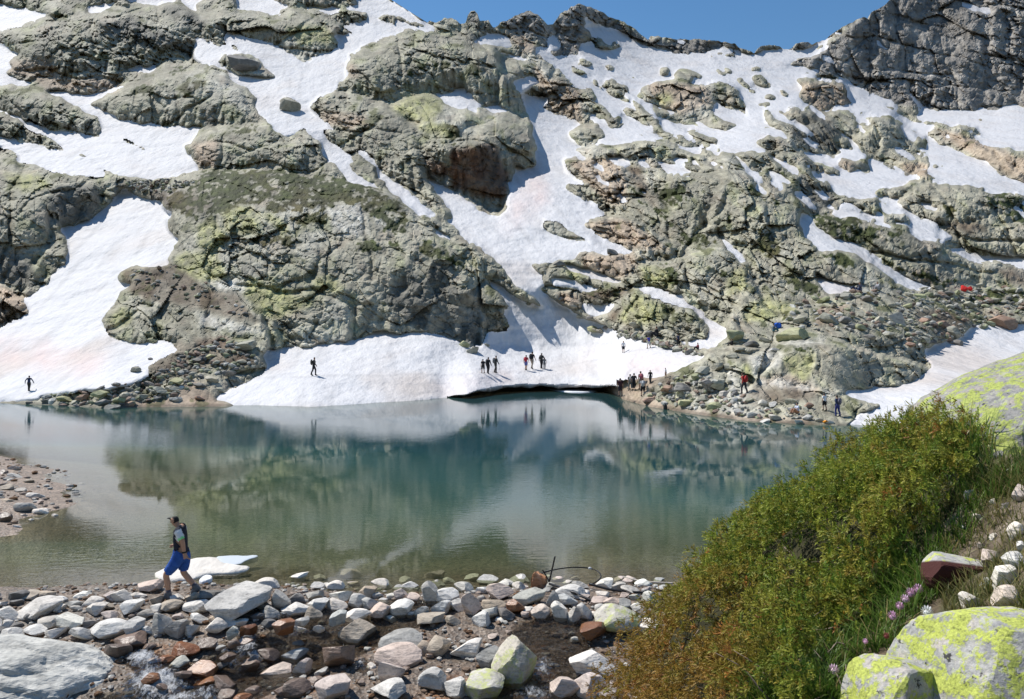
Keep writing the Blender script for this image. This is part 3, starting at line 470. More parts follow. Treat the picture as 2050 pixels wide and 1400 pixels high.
DB = np.exp(samp(LD, PX, PY))                      # smooth distance
rm = samp(blur(rock_m.astype(np.float32), 1), PX, PY)
U, E_ = (PX - CX) / F, (HY - PY) / F
def world_pt(px, py, d):
    return np.stack([(px - CX) / F * d, d * np.ones_like(px), EYE + (HY - py) / F * d], -1)
P0 = world_pt(PX, PY, DB).reshape(-1, 3)
sc = np.power(DB.ravel() / 100.0, 0.75)
Q = P0.copy()
ca, sa = math.cos(0.45), math.sin(0.45)            # beds dip to the right
Q = np.stack([ca * P0[:, 0] - sa * P0[:, 2], P0[:, 1], sa * P0[:, 0] + ca * P0[:, 2]], 1)
Qs = Q / np.power(100.0, 0) / sc[:, None]
warpn = np.stack([pnoise(Qs / 5.0, 31), pnoise(Qs / 5.0, 32), pnoise(Qs / 5.0, 33)], 1)
Qw = Qs + warpn * 0.9
h1, c1, r1 = facets(Qw / np.array([10.0, 14.0, 7.0]), 41)
h2, c2, r2 = facets(Qw / np.array([4.2, 6.0, 2.8]), 42)
h3, c3, r3 = facets(Qw / np.array([1.7, 2.4, 1.15]), 43)
h4, c4, r4 = facets((Qs + warpn * 0.5) / np.array([0.85, 1.1, 0.6]), 44)
n1 = fbm(Qs / 6.0, 4, 51); n2 = fbm(Qs / 0.9, 3, 61)
g = lambda k: samp(blur(tone[k].astype(np.float32), 2), PX, PY).ravel()
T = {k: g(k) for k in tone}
steep = np.clip(samp(np.degrees(dip).astype(np.float32), PX, PY).ravel(), 15, 95)
amp = sc * (1 - 0.5 * T['moss']) * (1 - 0.45 * T['soil']) * (1 - 0.7 * T['sand'])
amp = amp * (1 - 0.3 * samp(blur(facem, 2), PX, PY).ravel())
brk = 0.42 + 0.85 * sstep(-0.12, 0.42, pnoise(Qs / 12.0, 63) + 0.35 * pnoise(Qs / 4.0, 64))          # broken ground against smooth slab
relief = amp * (1.9 * h1 + brk * (1.35 * h2 + 1.1 * h3 + 0.7 * h4) + 1.0 * n1 + 0.55 * n2
                - 0.55 * np.exp(-c1 * 14) - brk * (0.5 * np.exp(-c2 * 10) + 0.35 * np.exp(-c3 * 8)))
# long straight joints, in two sets
for nv, sp, seed in (((0.86, 0.2, 0.47), 6.5, 301), ((-0.30, 0.25, 0.92), 5.0, 302), ((0.95, -0.1, -0.30), 11.0, 303)):
    ph = (Qs @ np.array(nv)) / sp + 0.22 * warpn[:, 0] + 0.10 * n1; fr1 = np.abs(ph - np.floor(ph) - 0.5) * sp
    on_ = sstep(-0.05, 0.25, pnoise(np.stack([np.floor(ph) * 7.3, Qs[:, 0] / 15, Qs[:, 2] / 15], 1), seed))
    relief -= amp * on_ * (0.9 * np.exp(-(fr1 / 0.28) ** 2) + 0.25 * np.exp(-fr1 / 0.9))
relief += sc * T['moss'] * (1.1 * n2 + 0.5 * fbm(Qs / 2.2, 2, 66))
gr = T['grey']
gul = np.abs(pnoise(np.stack([Qs[:, 0] / 5.5 + 0.3 * Qs[:, 2] / 9, Qs[:, 1] / 60, Qs[:, 2] / 26], 1), 71))
gul2 = np.abs(pnoise(np.stack([Qs[:, 0] / 2.2, Qs[:, 1] / 60, Qs[:, 2] / 9], 1), 72))
relief += gr * amp * (3.5 * gul + 1.7 * gul2 - 1.2)
st_m = sstep(62, 80, steep) * (1 - gr)
vert = np.abs(pnoise(np.stack([P0[:, 0] / 1.5, P0[:, 1] / 40, P0[:, 2] / 8], 1), 73))
relief += st_m * (0.4 * amp + 0.6 * sc * (1 - T['rust'] * 0.5)) * (2.3 * vert - 0.6)
dbase = DB.ravel(); rmf = rm.ravel()
edge_k = 2.6 * sc
wet = np.clip((ybot[None, :] - 5 - PY) / 14.0, 0, 1).ravel()
D_rock = dbase + (0.5 - rmf) * edge_k - np.clip(rmf * 1.3 - 0.25, 0, 1) * relief * (0.15 + 0.85 * wet)
sw = fbm(P0 / np.array([7.0, 7.0, 5.0]), 3, 81)
sn2 = fbm(P0 / np.array([1.6, 2.2, 1.2]), 2, 85)
D_snow = dbase - 1.3 * sw * np.sqrt(sc) - 0.26 * sn2
# snow bridge over the lake outlet: the sheet reaches forward over the water
lip_x = np.array([860, 930, 975, 1020, 1060, 1130, 1200, 1240.]); lip_y = np.array([799, 790, 777, 771, 769, 770.5, 771.5, 772.])
wb = sstep(880, 960, PX) * sstep(1290, 1215, PX) * sstep(690, 760, PY)
bridge = wb.ravel()
D_snow = D_snow - 7.5 * bridge
# ------------------------------------------------------------------ materials
def nodes(name):
    m = bpy.data.materials.new(name); m.use_nodes = True
    nt = m.node_tree; nt.nodes.clear()
    out = nt.nodes.new('ShaderNodeOutputMaterial')
    return m, nt, out
def N(nt, t, **kw):
    n = nt.nodes.new(t)
    for k, v in kw.items():
        if k in n.inputs: n.inputs[k].default_value = v
        else: setattr(n, k, v)
    return n
def ramp(nt, fac, stops):
    r = nt.nodes.new('ShaderNodeValToRGB'); el = r.color_ramp.elements
    while len(el) < len(stops): el.new(0.5)
    for e, (p, c) in zip(el, stops):
        e.position = p; e.color = (*c, 1) if len(c) == 3 else c
    nt.links.new(fac, r.inputs[0]); return r.outputs[0]
def mixc(nt, fac, a, b, mode='MIX'):
    m = nt.nodes.new('ShaderNodeMix'); m.data_type = 'RGBA'; m.blend_type = mode
    for s, v in ((m.inputs[0], fac), (m.inputs[6], a), (m.inputs[7], b)):
        if isinstance(v, bpy.types.NodeSocket): nt.links.new(v, s)
        elif isinstance(v, (int, float)): s.default_value = v
        else: s.default_value = (*v, 1)
    return m.outputs[2]
def noise_n(nt, vec, scale, detail=4, rough=0.55):
    n = N(nt, 'ShaderNodeTexNoise', Scale=scale, Detail=detail, Roughness=rough)
    if vec is not None: nt.links.new(vec, n.inputs['Vector'])
    return n.outputs['Fac']
def bump(nt, h, strength, dist, normal=None):
    b = N(nt, 'ShaderNodeBump', Strength=strength, Distance=dist)
    nt.links.new(h, b.inputs['Height'])
    if normal is not None: nt.links.new(normal, b.inputs['Normal'])
    return b.outputs[0]
def pbsdf(nt, out, color, rough=0.8, normal=None, spec=0.3):
    p = N(nt, 'ShaderNodeBsdfPrincipled'); p.inputs['Roughness'].default_value = rough
    p.inputs['Specular IOR Level'].default_value = spec
    if isinstance(color, bpy.types.NodeSocket): nt.links.new(color, p.inputs['Base Color'])
    else: p.inputs['Base Color'].default_value = (*color, 1)
    if normal is not None: nt.links.new(normal, p.inputs['Normal'])
    nt.links.new(p.outputs[0], out.inputs['Surface']); return p

def rock_material(name, fine, grain=1.0):
    m, nt, out = nodes(name)
    at = N(nt, 'ShaderNodeAttribute', attribute_name='Col'); ge = N(nt, 'ShaderNodeNewGeometry')
    a = noise_n(nt, ge.outputs['Position'], fine, 6, 0.65)
    b = noise_n(nt, ge.outputs['Position'], fine * 0.21, 4, 0.6)
    v = ramp(nt, a, [(0.28, (0.62, 0.62, 0.62)), (0.5, (1, 1, 1)), (0.74, (1.3, 1.3, 1.28))])
    v2 = ramp(nt, b, [(0.3, (0.78, 0.78, 0.77)), (0.7, (1.18, 1.18, 1.17))])
    c = mixc(nt, 1.0, mixc(nt, 1.0, at.outputs['Color'], v, 'MULTIPLY'), v2, 'MULTIPLY')
    pbsdf(nt, out, c, 0.85, bump(nt, a, 0.8, 0.35 * grain / fine), 0.2); return m
def snow_material(name, s=1.0):
    m, nt, out = nodes(name)
    at = N(nt, 'ShaderNodeAttribute', attribute_name='Col'); ge = N(nt, 'ShaderNodeNewGeometry')
    mp = N(nt, 'ShaderNodeMapping'); mp.inputs['Scale'].default_value = (1.0, 0.45, 0.6)
    nt.links.new(ge.outputs['Position'], mp.inputs['Vector'])
    vo = N(nt, 'ShaderNodeTexVoronoi', Scale=0.9 * s); vo.feature = 'SMOOTH_F1'; nt.links.new(mp.outputs[0], vo.inputs['Vector'])
    a = noise_n(nt, mp.outputs[0], 2.2 * s, 4, 0.6)
    v = ramp(nt, a, [(0.35, (0.93, 0.925, 0.92)), (0.65, (1.02, 1.02, 1.02))])
    c = mixc(nt, 1.0, at.outputs['Color'], v, 'MULTIPLY')
    nb = bump(nt, vo.outputs['Distance'], 0.36, 0.4 / s); nb = bump(nt, a, 0.6, 0.25 / s, nb)
    p = pbsdf(nt, out, c, 0.75, nb, 0.25); return m
M_ROCK = rock_material('weathered_granite', 1.6)
M_PEAK = rock_material('dark_peak_rock', 0.35, 1.6)
M_SNOW = snow_material('old_summer_snow')

# ------------------------------------------------------------------ colours of the rock and the snow
nlo = fbm(P0 / (9.0 * sc[:, None]), 3, 91); nmi = fbm(P0 / (2.6 * sc[:, None]), 3, 95); nhi = fbm(P0 / (0.8 * sc[:, None]), 3, 99)
def c3(a): return np.array(a, np.float32)[None, :]
def lerp(a, b, t): return a + (b - a) * np.clip(t, 0, 1)[:, None]
colr = np.repeat(c3((0.335, 0.33, 0.275)), len(P0), 0)
colr = lerp(colr, c3((0.43, 0.43, 0.39)), sstep(0.0, 0.45, nlo)); colr = lerp(colr, c3((0.31, 0.325, 0.22)), sstep(0.0, 0.4, nmi) * 0.85)
colr = lerp(colr, c3((0.19, 0.185, 0.17)), sstep(0.08, 0.5, -nlo) * 0.55); colr = lerp(colr, c3((0.33, 0.28, 0.235)), sstep(0.1, 0.45, -nmi) * 0.45)
colr = lerp(colr, c3((0.40, 0.315, 0.25)), T['pink'] * (0.75 + 0.7 * nmi))
colr = lerp(colr, c3((0.34, 0.35, 0.175)), T['lichen'] * (0.75 + 0.7 * nhi + 0.3 * nmi))
colr = lerp(colr, c3((0.13, 0.13, 0.125)), T['dark'] * (0.7 + 0.6 * nmi))  # shade of the steep faces painted into the rock colour
colr = lerp(colr, c3((0.52, 0.52, 0.50)), T['white'] * (0.75 + 0.9 * nhi))
colr = lerp(colr, c3((0.29, 0.28, 0.275)) * (1 + 0.6 * nmi + 0.4 * nlo)[:, None], T['grey'] * 0.92)
colr = lerp(colr, c3((0.16, 0.085, 0.055)), T['rust'] * (0.8 + 0.8 * nmi)); colr = lerp(colr, c3((0.07, 0.065, 0.06)), T['rust'] * sstep(-0.05, 0.3, -nlo) * 0.6)
colr = lerp(colr, c3((0.12, 0.085, 0.062)), T['soil'] * (0.7 + 0.9 * nmi))
colr = lerp(colr, c3((0.33, 0.25, 0.20)), T['sand'] * (0.75 + 0.5 * nmi))
mossf = sstep(0.36, 0.50, T['moss'] * 0.72 + 1.5 * nhi + 1.0 * nmi)* sstep(0.08, 0.2, T['moss'])
colr = lerp(colr, (c3((0.034, 0.046, 0.010)) + c3((0.03, 0.008, 0.006)) * sstep(-0.05, 0.35, nlo)[:, None]) * (1 + 1.1 * nhi)[:, None], mossf * 0.95)
# little turf cushions in the hollows of gentle ground everywhere but on the peak
turf = sstep(0.20, 0.27, nmi + 0.35 * nhi) * sstep(58, 38, steep) * (1 - gr) * (1 - T['white']) * sstep(0.1, -0.15, r2 - 0.62)
colr = lerp(colr, c3((0.075, 0.085, 0.03)), turf * 0.7)
wetb = sstep(5.0, 1.0, (ybot[None, :] - 5 - PY).ravel())
colr *= (1 - 0.35 * wetb)[:, None]
colr *= (1 + 0.3 * (r3 - 0.5) + 0.25 * (r2 - 0.5) + 0.25 * (r4 - 0.5) + 0.35 * nhi)[:, None]
colr = np.clip(colr * np.array([[0.97, 0.93, 0.86]]), 0.01, 0.8)
cols = np.repeat(c3((0.70, 0.695, 0.70)), len(P0), 0)
pk = fbm(P0 / np.array([9.0, 22.0, 6.0]), 3, 111)
nearf = sstep(130, 85, dbase)
cols = lerp(cols, c3((0.62, 0.565, 0.525)), sstep(-0.05, 0.4, pk) * (0.35 + 0.6 * nearf))
stain = np.zeros(len(P0), np.float32)
for t in ('L 860,1050 1100,960 1500,980 1350,1100 1050,1120', 'L 650,900 800,900 780,960 680,960', 'X 860,770 1010,745 1040,760 900,785', 'I -300,700 300,720 900,900 700,1050 0,950', 'G 180,350 300,250 420,600 250,760 0,900'):
    stain += samp(blur(raster(outline(t), 2).astype(np.float32), 6), PX, PY).ravel()
cols = lerp(cols, c3((0.72, 0.56, 0.52)), stain * (0.42 + 0.7 * nmi))
streak = pnoise(np.stack([P0[:, 0] / 1.3 + P0[:, 1] / 6, P0[:, 1] / 14, P0[:, 2] / 14], 1), 121)
trail = np.interp(PX.ravel(), [440, 625, 960, 1100, 1250, 1310, 1360], [762, 753, 749, 739, 708, 697, 692]); tr_m = np.exp(-((PY.ravel() - trail - 1.5 * np.sin(PX.ravel() / 23)) / 2.2) ** 2) * sstep(430, 480, PX.ravel()) * sstep(1380, 1340, PX.ravel())
cols *= (1 - 0.16 * tr_m * (0.6 + 1.5 * np.clip(nhi, 0, 1)))[:, None]
cols *= 0.90
cols *= (1 - 0.12 * sstep(0.05, 0.6, streak))[:, None]

# ------------------------------------------------------------------ the slope as meshes
W_rock = world_pt(PX.ravel(), PY.ravel(), D_rock)
idx = np.arange(NX * NY).reshape(NY, NX)
quads = np.stack([idx[:-1, :-1], idx[:-1, 1:], idx[1:, 1:], idx[1:, :-1]], -1)
# back of the ridge: falls away behind the skyline
top = W_rock.reshape(NY, NX, 3)[-1]
back = []
for k, (dy, dz) in enumerate([(9, -3), (40, -40), (120, -130)]):
    b = top.copy(); b[:, 1] += dy; b[:, 2] = np.maximum(b[:, 2] + dz, -1.5); back.append(b)
VR = np.concatenate([W_rock] + back, 0); CR = np.concatenate([colr] + [colr[-NX:]] * 3, 0)
ib = np.concatenate([idx[-1:], NX * NY + np.arange(3 * NX).reshape(3, NX)], 0)
qb = np.stack([ib[:-1, :-1], ib[:-1, 1:], ib[1:, 1:], ib[1:, :-1]], -1).reshape(-1, 4)
grq = (gr.reshape(NY, NX)[:-1, :-1] > 0.5)
# the great right-hand peak and the summit crags are objects of their own
pkx = PX[:-1, :-1]
peak_r = grq & (pkx > 1560); crag = grq & (pkx < 1300); crest = grq & ~peak_r & ~crag
penin = (~grq) & (PX[:-1, :-1] > 1225) & (PY[:-1, :-1] > np.interp(PX[:-1, :-1], [1225, 1300, 1400, 1450, 1500, 1700, 1900, 2200], [765, 745, 715, 680, 640, 585, 570, 570]))
def sub(name, sel, extra, mat, label=None, cat=None, V=VR, C=CR, smooth=False):
    q = quads[sel].reshape(-1, 4)
    if extra is not None: q = np.concatenate([q, extra], 0)
    u, inv = np.unique(q.ravel(), return_inverse=True)
    o = mesh_np(name, V[u], inv.reshape(-1, 4), mat, smooth=smooth); vcol(o, C[u])
    tag(o, label, cat, kind='structure'); return o
rest = ~(peak_r | crag | crest | penin)
ridge_sel = np.isin(np.arange(NX - 1), np.arange(NX - 1))
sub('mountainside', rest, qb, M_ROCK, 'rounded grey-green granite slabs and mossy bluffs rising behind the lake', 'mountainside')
sub('mountain_peak', peak_r, None, M_PEAK, 'dark grey craggy peak at the right under the blue sky', 'mountain')
sub('summit_crag', crag, None, M_PEAK, 'dark jagged summit crags on the skyline left of the snowy saddle', 'mountain')
sub('summit_ridge', crest, None, M_PEAK, 'low dark rock ridge on the skyline above the snowy saddle', 'mountain')
sub('rocky_headland', penin, None, M_ROCK, 'rocky headland with bouldery top that reaches into the lake', 'headland')

# ------------------------------------------------------------------ snow sheets
sm = samp(blur(snow_m.astype(np.float32), 1), PX, PY)
lipY = np.interp(PX, lip_x, lip_y, left=2000, right=2000) + 0.8 * np.sin(PX / 7.0)
inlip = (PX > 896) & (PX < 1238)
on = sm > 0.06
vis = on & ~(inlip & (PY > lipY)) & ~((PX > 1236) & (PX < 1330) & (PY > 762))
W_snow = world_pt(PX.ravel(), PY.ravel(), D_snow)
qs_on = vis[:-1, :-1] & vis[:-1, 1:] & vis[1:, 1:] & vis[1:, :-1]
# label connected fields by flood fill over quads
lab = np.zeros(qs_on.shape, np.int32); cur = 0
for r in range(qs_on.shape[0]):
    row = qs_on[r]; st = np.flatnonzero(row & ~np.r_[False, row[:-1]]); en = np.flatnonzero(row & ~np.r_[row[1:], False])
    for a, b in zip(st, en):
        cur += 1; lab[r, a:b + 1] = cur
par = np.arange(cur + 1)
def find(a):
    while par[a] != a: par[a] = par[par[a]]; a = par[a]
    return a
pairs = np.unique(np.stack([lab[1:][(lab[1:] > 0) & (lab[:-1] > 0)], lab[:-1][(lab[1:] > 0) & (lab[:-1] > 0)]], 1), axis=0)
for a, b in pairs:
    a, b = find(a), find(b)
    if a != b: par[max(a, b)] = min(a, b)
rootl = np.array([find(k) for k in range(cur + 1)]); lab = rootl[lab]
ids, cnt = np.unique(lab[lab > 0], return_counts=True)
small = np.zeros(lab.shape, bool)
SNOW_LABELS = [((1100, 700), 'long snow couloir that spreads into a snow bridge across the lake outlet'), ((150, 700), 'broad snow tongue between the left bluffs that reaches the lake'), ((1950, 720), 'ridged white snow ramp behind the lichen boulder at the right'),
  ((620, 150), 'wide snow gully winding between the upper left rock domes'), ((250, 320), 'sloping snow basin between the left slabs and the mossy bluff'), ((1400, 110), 'great snow cirque dotted with rocks below the skyline'), ((1720, 400), 'snow hollow under the two large boulders on the right slope'),
  ((1750, 500), 'long narrow snow tongue slanting down the right-hand meadow'), ((1370, 600), 'thin snow lane behind the round boulder beside the headland'), ((960, 205), 'snow pocket under the overhanging upper cliff'), ((1960, 240), 'bluish snow apron at the foot of the dark peak'), ((1690, 570), 'small snow wedge below the slabs above the headland'), ((1150, 250), 'snow strip behind the tan rib beside the upper couloir')]
for i, c in zip(ids, cnt):
    if c < 260: small |= lab == i; continue
    sel = lab == i
    mx, my = np.median(PX[:-1, :-1][sel]), np.median(PY[:-1, :-1][sel])
    o = sub('snowfield', sel, None, M_SNOW, None, None, W_snow, cols, True)
    best = [t for (x, y), t in SNOW_LABELS if sel[np.abs(PY[:-1, int((x + 112) / 2274 * NX)] - y).argmin(), min(NX - 2, int((x + 112) / 2274 * NX))]]
    if best: tag(o, best[0], 'snowfield')
sub('snow', small, None, M_SNOW, None, None, W_snow, cols, True)['kind'] = 'stuff'
# thick overhanging edge of the snow bridge
lx = np.linspace(897, 1238, 240); ly = np.interp(lx, lip_x, lip_y) + 0.8 * np.sin(lx / 7.0) - 1.0
def row_at(px, py):
    i = np.clip((px + 112) / 2274 * (NX - 1), 0, NX - 1).round().astype(int)
    yb, yt = ybot[i], ytop[i]; j = np.clip(((yb - py) / (yb - yt)) * (NY - 1), 0, NY - 1).round().astype(int)
    return j * NX + i
dl = D_snow[row_at(lx, ly)]
pt = world_pt(lx, ly, dl)
th = 0.05 + 0.42 * sstep(900, 1000, lx) * (0.75 + 0.25 * np.sin(lx / 11.0)) * (1 - 0.6 * sstep(1150, 1236, lx))
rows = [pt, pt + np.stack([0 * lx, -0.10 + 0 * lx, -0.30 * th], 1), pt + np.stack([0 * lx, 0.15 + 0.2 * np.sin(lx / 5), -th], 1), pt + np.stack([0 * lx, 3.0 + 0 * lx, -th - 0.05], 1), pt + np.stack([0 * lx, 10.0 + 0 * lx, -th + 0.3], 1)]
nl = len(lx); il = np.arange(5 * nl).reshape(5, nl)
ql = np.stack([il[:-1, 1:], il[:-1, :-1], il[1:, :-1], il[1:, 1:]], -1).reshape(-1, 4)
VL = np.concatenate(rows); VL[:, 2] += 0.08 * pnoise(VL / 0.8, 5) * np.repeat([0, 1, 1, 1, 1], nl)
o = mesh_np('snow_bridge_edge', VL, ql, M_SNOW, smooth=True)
vcol(o, np.repeat(np.array([(0.8, 0.76, 0.73), (0.45, 0.42, 0.40), (0.22, 0.20, 0.185), (0.2, 0.19, 0.18), (0.2, 0.19, 0.18)]), nl, 0)); tag(o, kind='structure')  # dirty snow edge, with the shade under the overhang painted into its colour

def ground_at(px, py):
    """world point on the visible slope (rock or snow) at a survey position"""
    k = row_at(np.atleast_1d(np.asarray(px, float)), np.atleast_1d(np.asarray(py, float)))
    d = np.where(on.ravel()[k], np.minimum(D_rock[k], D_snow[k]), D_rock[k])
    return world_pt(np.atleast_1d(np.asarray(px, float)), np.atleast_1d(np.asarray(py, float)), d)
# ------------------------------------------------------------------ lake
def shore_y(x):       # depth (world y) of the far water line for a bearing
    return x
NLX, NLY = 260, 240
lu = np.linspace(-0.78, 0.74, NLX)
lv = np.linspace(0, 1, NLY) ** 1.6
ysl = np.interp(CX + lu * F, SHORE[:, 0], SHORE[:, 1])
dfar = EYE * F / (ysl - HY) + 3.0
dnear = 17.15
DD = dnear + (dfar[None, :] - dnear) * lv[:, None]
LV = np.stack([DD * lu[None, :], DD, np.zeros_like(DD)], -1).reshape(-1, 3)
il = np.arange(NLX * NLY).reshape(NLY, NLX)
lq = np.stack([il[:-1, :-1], il[:-1, 1:], il[1:, 1:], il[1:, :-1]], -1).reshape(-1, 4)

def ground_z(x, y):
    """near shore, stone dam, stream bed and gravel spit"""
    x = np.asarray(x, float); y = np.asarray(y, float)
    sh = 18.25 + 0.35 * np.sin(x * 0.7) + 0.5 * sstep(-6, -11, x) * 1.0      # water line
    z = np.where(y > sh, -0.05 - 0.115 * (y - sh) - 0.004 * (y - sh) ** 2, 0.0)
    z = np.maximum(z, -2.6)
    z = np.where(y <= sh, 0.13 * sstep(0, 0.9, sh - y) - 0.04 - 0.34 * sstep(16.6, 14.2, y) - 0.18 * (14.2 - np.minimum(y, 14.2)), z)
    # stream trough running to the lower left
    sx = -3.0 - 1.05 * (16.0 - y)
    z = z - 0.26 * np.exp(-((x - sx) / 1.3) ** 2) * sstep(17.2, 15.6, y)
    # gravel spit on the left shore
    xb = np.interp(y, [20, 23.6, 28, 34.5, 38, 41, 48], [-15.5, -14.6, -15.4, -20.2, -24.2, -29, -80]) + 0.35 * np.sin(y * 1.7)
    z = np.maximum(z, np.where(y > 19, np.clip((xb - x) * 0.10, -2.6, 0.9), -9) * sstep(19, 22.5, y) + -3 * (1 - sstep(19, 22.5, y)))
    return z
gz = ground_z(LV[:, 0], LV[:, 1])
ysv = np.repeat(dfar[None, :], NLY, 0).ravel()
depth = np.minimum(-gz, 0.05 + 0.28 * np.maximum(ysv - LV[:, 1], 0))
lake = mesh_np('lake', LV, lq, None, smooth=True); fattr(lake, np.clip(depth, 0, 5), 'depth'); tag(lake, 'still teal mountain lake mirroring snow and rock', 'lake', kind='structure')

m, nt, out = nodes('lake_water')
at = N(nt, 'ShaderNodeAttribute', attribute_name='depth'); ge = N(nt, 'ShaderNodeNewGeometry')
mp = N(nt, 'ShaderNodeMapping'); mp.inputs['Scale'].default_value = (1.0, 2.2, 1.0); nt.links.new(ge.outputs['Position'], mp.inputs['Vector'])
w1 = noise_n(nt, mp.outputs[0], 2.6, 3, 0.55); w2 = noise_n(nt, mp.outputs[0], 0.35, 2, 0.5)
pat = noise_n(nt, ge.outputs['Position'], 0.055, 3, 0.5)
b1 = N(nt, 'ShaderNodeBump', Distance=0.024); nt.links.new(w1, b1.inputs['Height']); nt.links.new(ramp(nt, pat, [(0.42, (0.02, 0.02, 0.02)), (0.64, (0.24, 0.24, 0.24))]), b1.inputs['Strength'])
nb = bump(nt, w2, 0.03, 0.05, b1.outputs[0])
turb = N(nt, 'ShaderNodeMath', operation='MULTIPLY'); nt.links.new(at.outputs['Fac'], turb.inputs[0]); turb.inputs[1].default_value = -1.15
ex = N(nt, 'ShaderNodeMath', operation='EXPONENT'); nt.links.new(turb.outputs[0], ex.inputs[0])
body = ramp(nt, at.outputs['Fac'], [(0.0, (0.085, 0.105, 0.055)), (0.28, (0.075, 0.122, 0.075)), (0.6, (0.034, 0.10, 0.092)), (1.0, (0.018, 0.064, 0.074))])
di = N(nt, 'ShaderNodeBsdfDiffuse'); nt.links.new(body, di.inputs['Color'])
tr = N(nt, 'ShaderNodeBsdfTransparent'); tr.inputs['Color'].default_value = (0.80, 0.84, 0.74, 1)
mx = N(nt, 'ShaderNodeMixShader'); nt.links.new(ex.outputs[0], mx.inputs[0]); nt.links.new(di.outputs[0], mx.inputs[1]); nt.links.new(tr.outputs[0], mx.inputs[2])
gl = N(nt, 'ShaderNodeBsdfGlossy', Roughness=0.004); nt.links.new(nb, gl.inputs['Normal'])
fr = N(nt, 'ShaderNodeFresnel', IOR=1.55); nt.links.new(nb, fr.inputs['Normal'])
mx2 = N(nt, 'ShaderNodeMixShader'); nt.links.new(fr.outputs[0], mx2.inputs[0]); nt.links.new(mx.outputs[0], mx2.inputs[1]); nt.links.new(gl.outputs[0], mx2.inputs[2])
nt.links.new(mx2.outputs[0], out.inputs['Surface']); M_LAKE = m
# depth attribute is in metres, the ramp wants 0..1 over about 2.6 m
sc_n = N(nt, 'ShaderNodeMath', operation='MULTIPLY'); nt.links.new(at.outputs['Fac'], sc_n.inputs[0]); sc_n.inputs[1].default_value = 1 / 2.6
for l in list(nt.links):
    if l.to_node.bl_idname == 'ShaderNodeValToRGB' and l.from_node == at: nt.links.remove(l)
for n in nt.nodes:
    if n.bl_idname == 'ShaderNodeValToRGB' and not n.inputs[0].is_linked: nt.links.new(sc_n.outputs[0], n.inputs[0])
lake.data.materials.append(M_LAKE)
# ------------------------------------------------------------------ near ground: stream bed, dam, spit, lake floor
ax_x = np.concatenate([np.linspace(-40, -11, 90), np.linspace(-10.93, 5.5, 260), np.linspace(5.7, 14, 30)])
ax_y = np.concatenate([np.linspace(9.5, 19.5, 190), 19.5 + (np.linspace(0, 1, 90)[1:] ** 1.5) * 50])
AX, AY = np.meshgrid(ax_x, ax_y)
GP = np.stack([AX.ravel(), AY.ravel(), 0 * AX.ravel()], 1)
g_n = fbm(GP / 0.9, 4, 131); g_f = fbm(GP / 0.16, 2, 135)
GP[:, 2] = ground_z(GP[:, 0], GP[:, 1]) + 0.06 * g_n + 0.035 * g_f
ig = np.arange(AX.size).reshape(AX.shape)
bed = mesh_np('stream_bed', GP, np.stack([ig[:-1, :-1], ig[:-1, 1:], ig[1:, 1:], ig[1:, :-1]], -1).reshape(-1, 4), None, smooth=True)
tag(bed, 'brown gravelly ground under the stones and the shallow water', 'ground', kind='structure')
gc = np.repeat(c3((0.115, 0.088, 0.066)), len(GP), 0)
gc = lerp(gc, c3((0.17, 0.14, 0.11)), sstep(0.0, 0.5, g_n)); gc = lerp(gc, c3((0.16, 0.075, 0.03)), sstep(0.1, 0.5, fbm(GP / 1.4, 2, 139)) * 0.8 * sstep(17.6, 16.2, GP[:, 1]))
spit = sstep(19, 21, GP[:, 1]); gc = lerp(gc, c3((0.20, 0.155, 0.12)), spit * sstep(-0.1, 0.05, GP[:, 2]))
gc = lerp(gc, c3((0.20, 0.19, 0.135)), sstep(-0.15, -0.6, GP[:, 2]) * spit)
gc *= (1 + 0.5 * g_f)[:, None]; vcol(bed, np.clip(gc, 0.01, 0.8))
m, nt, out = nodes('wet_gravel')
at = N(nt, 'ShaderNodeAttribute', attribute_name='Col'); ge = N(nt, 'ShaderNodeNewGeometry')
vo = N(nt, 'ShaderNodeTexVoronoi', Scale=13.0); nt.links.new(ge.outputs['Position'], vo.inputs['Vector'])
a = noise_n(nt, ge.outputs['Position'], 26, 4, 0.65)
c = mixc(nt, 1.0, at.outputs['Color'], ramp(nt, a, [(0.3, (0.55, 0.55, 0.55)), (0.7, (1.5, 1.48, 1.45))]), 'MULTIPLY')
bwn = N(nt, 'ShaderNodeRGBToBW'); nt.links.new(vo.outputs['Color'], bwn.inputs[0])
c = mixc(nt, 0.8, c, mixc(nt, 1.0, c, ramp(nt, bwn.outputs[0], [(0.2, (0.5, 0.5, 0.5)), (0.8, (1.7, 1.65, 1.6))]), 'MULTIPLY'))
nb = bump(nt, vo.outputs['Distance'], 0.5, 0.05); nb = bump(nt, a, 0.5, 0.02, nb)
pbsdf(nt, out, c, 0.55, nb, 0.4); bed.data.materials.append(m)

def near_pt(px, py, h=0.0):
    u = (px - CX) / F; e = (HY - py) / F; d = -EYE / e
    for _ in range(12): d = (float(ground_z(u * d, d)) + h - EYE) / e
    return Vector((u * d, d, EYE + e * d))

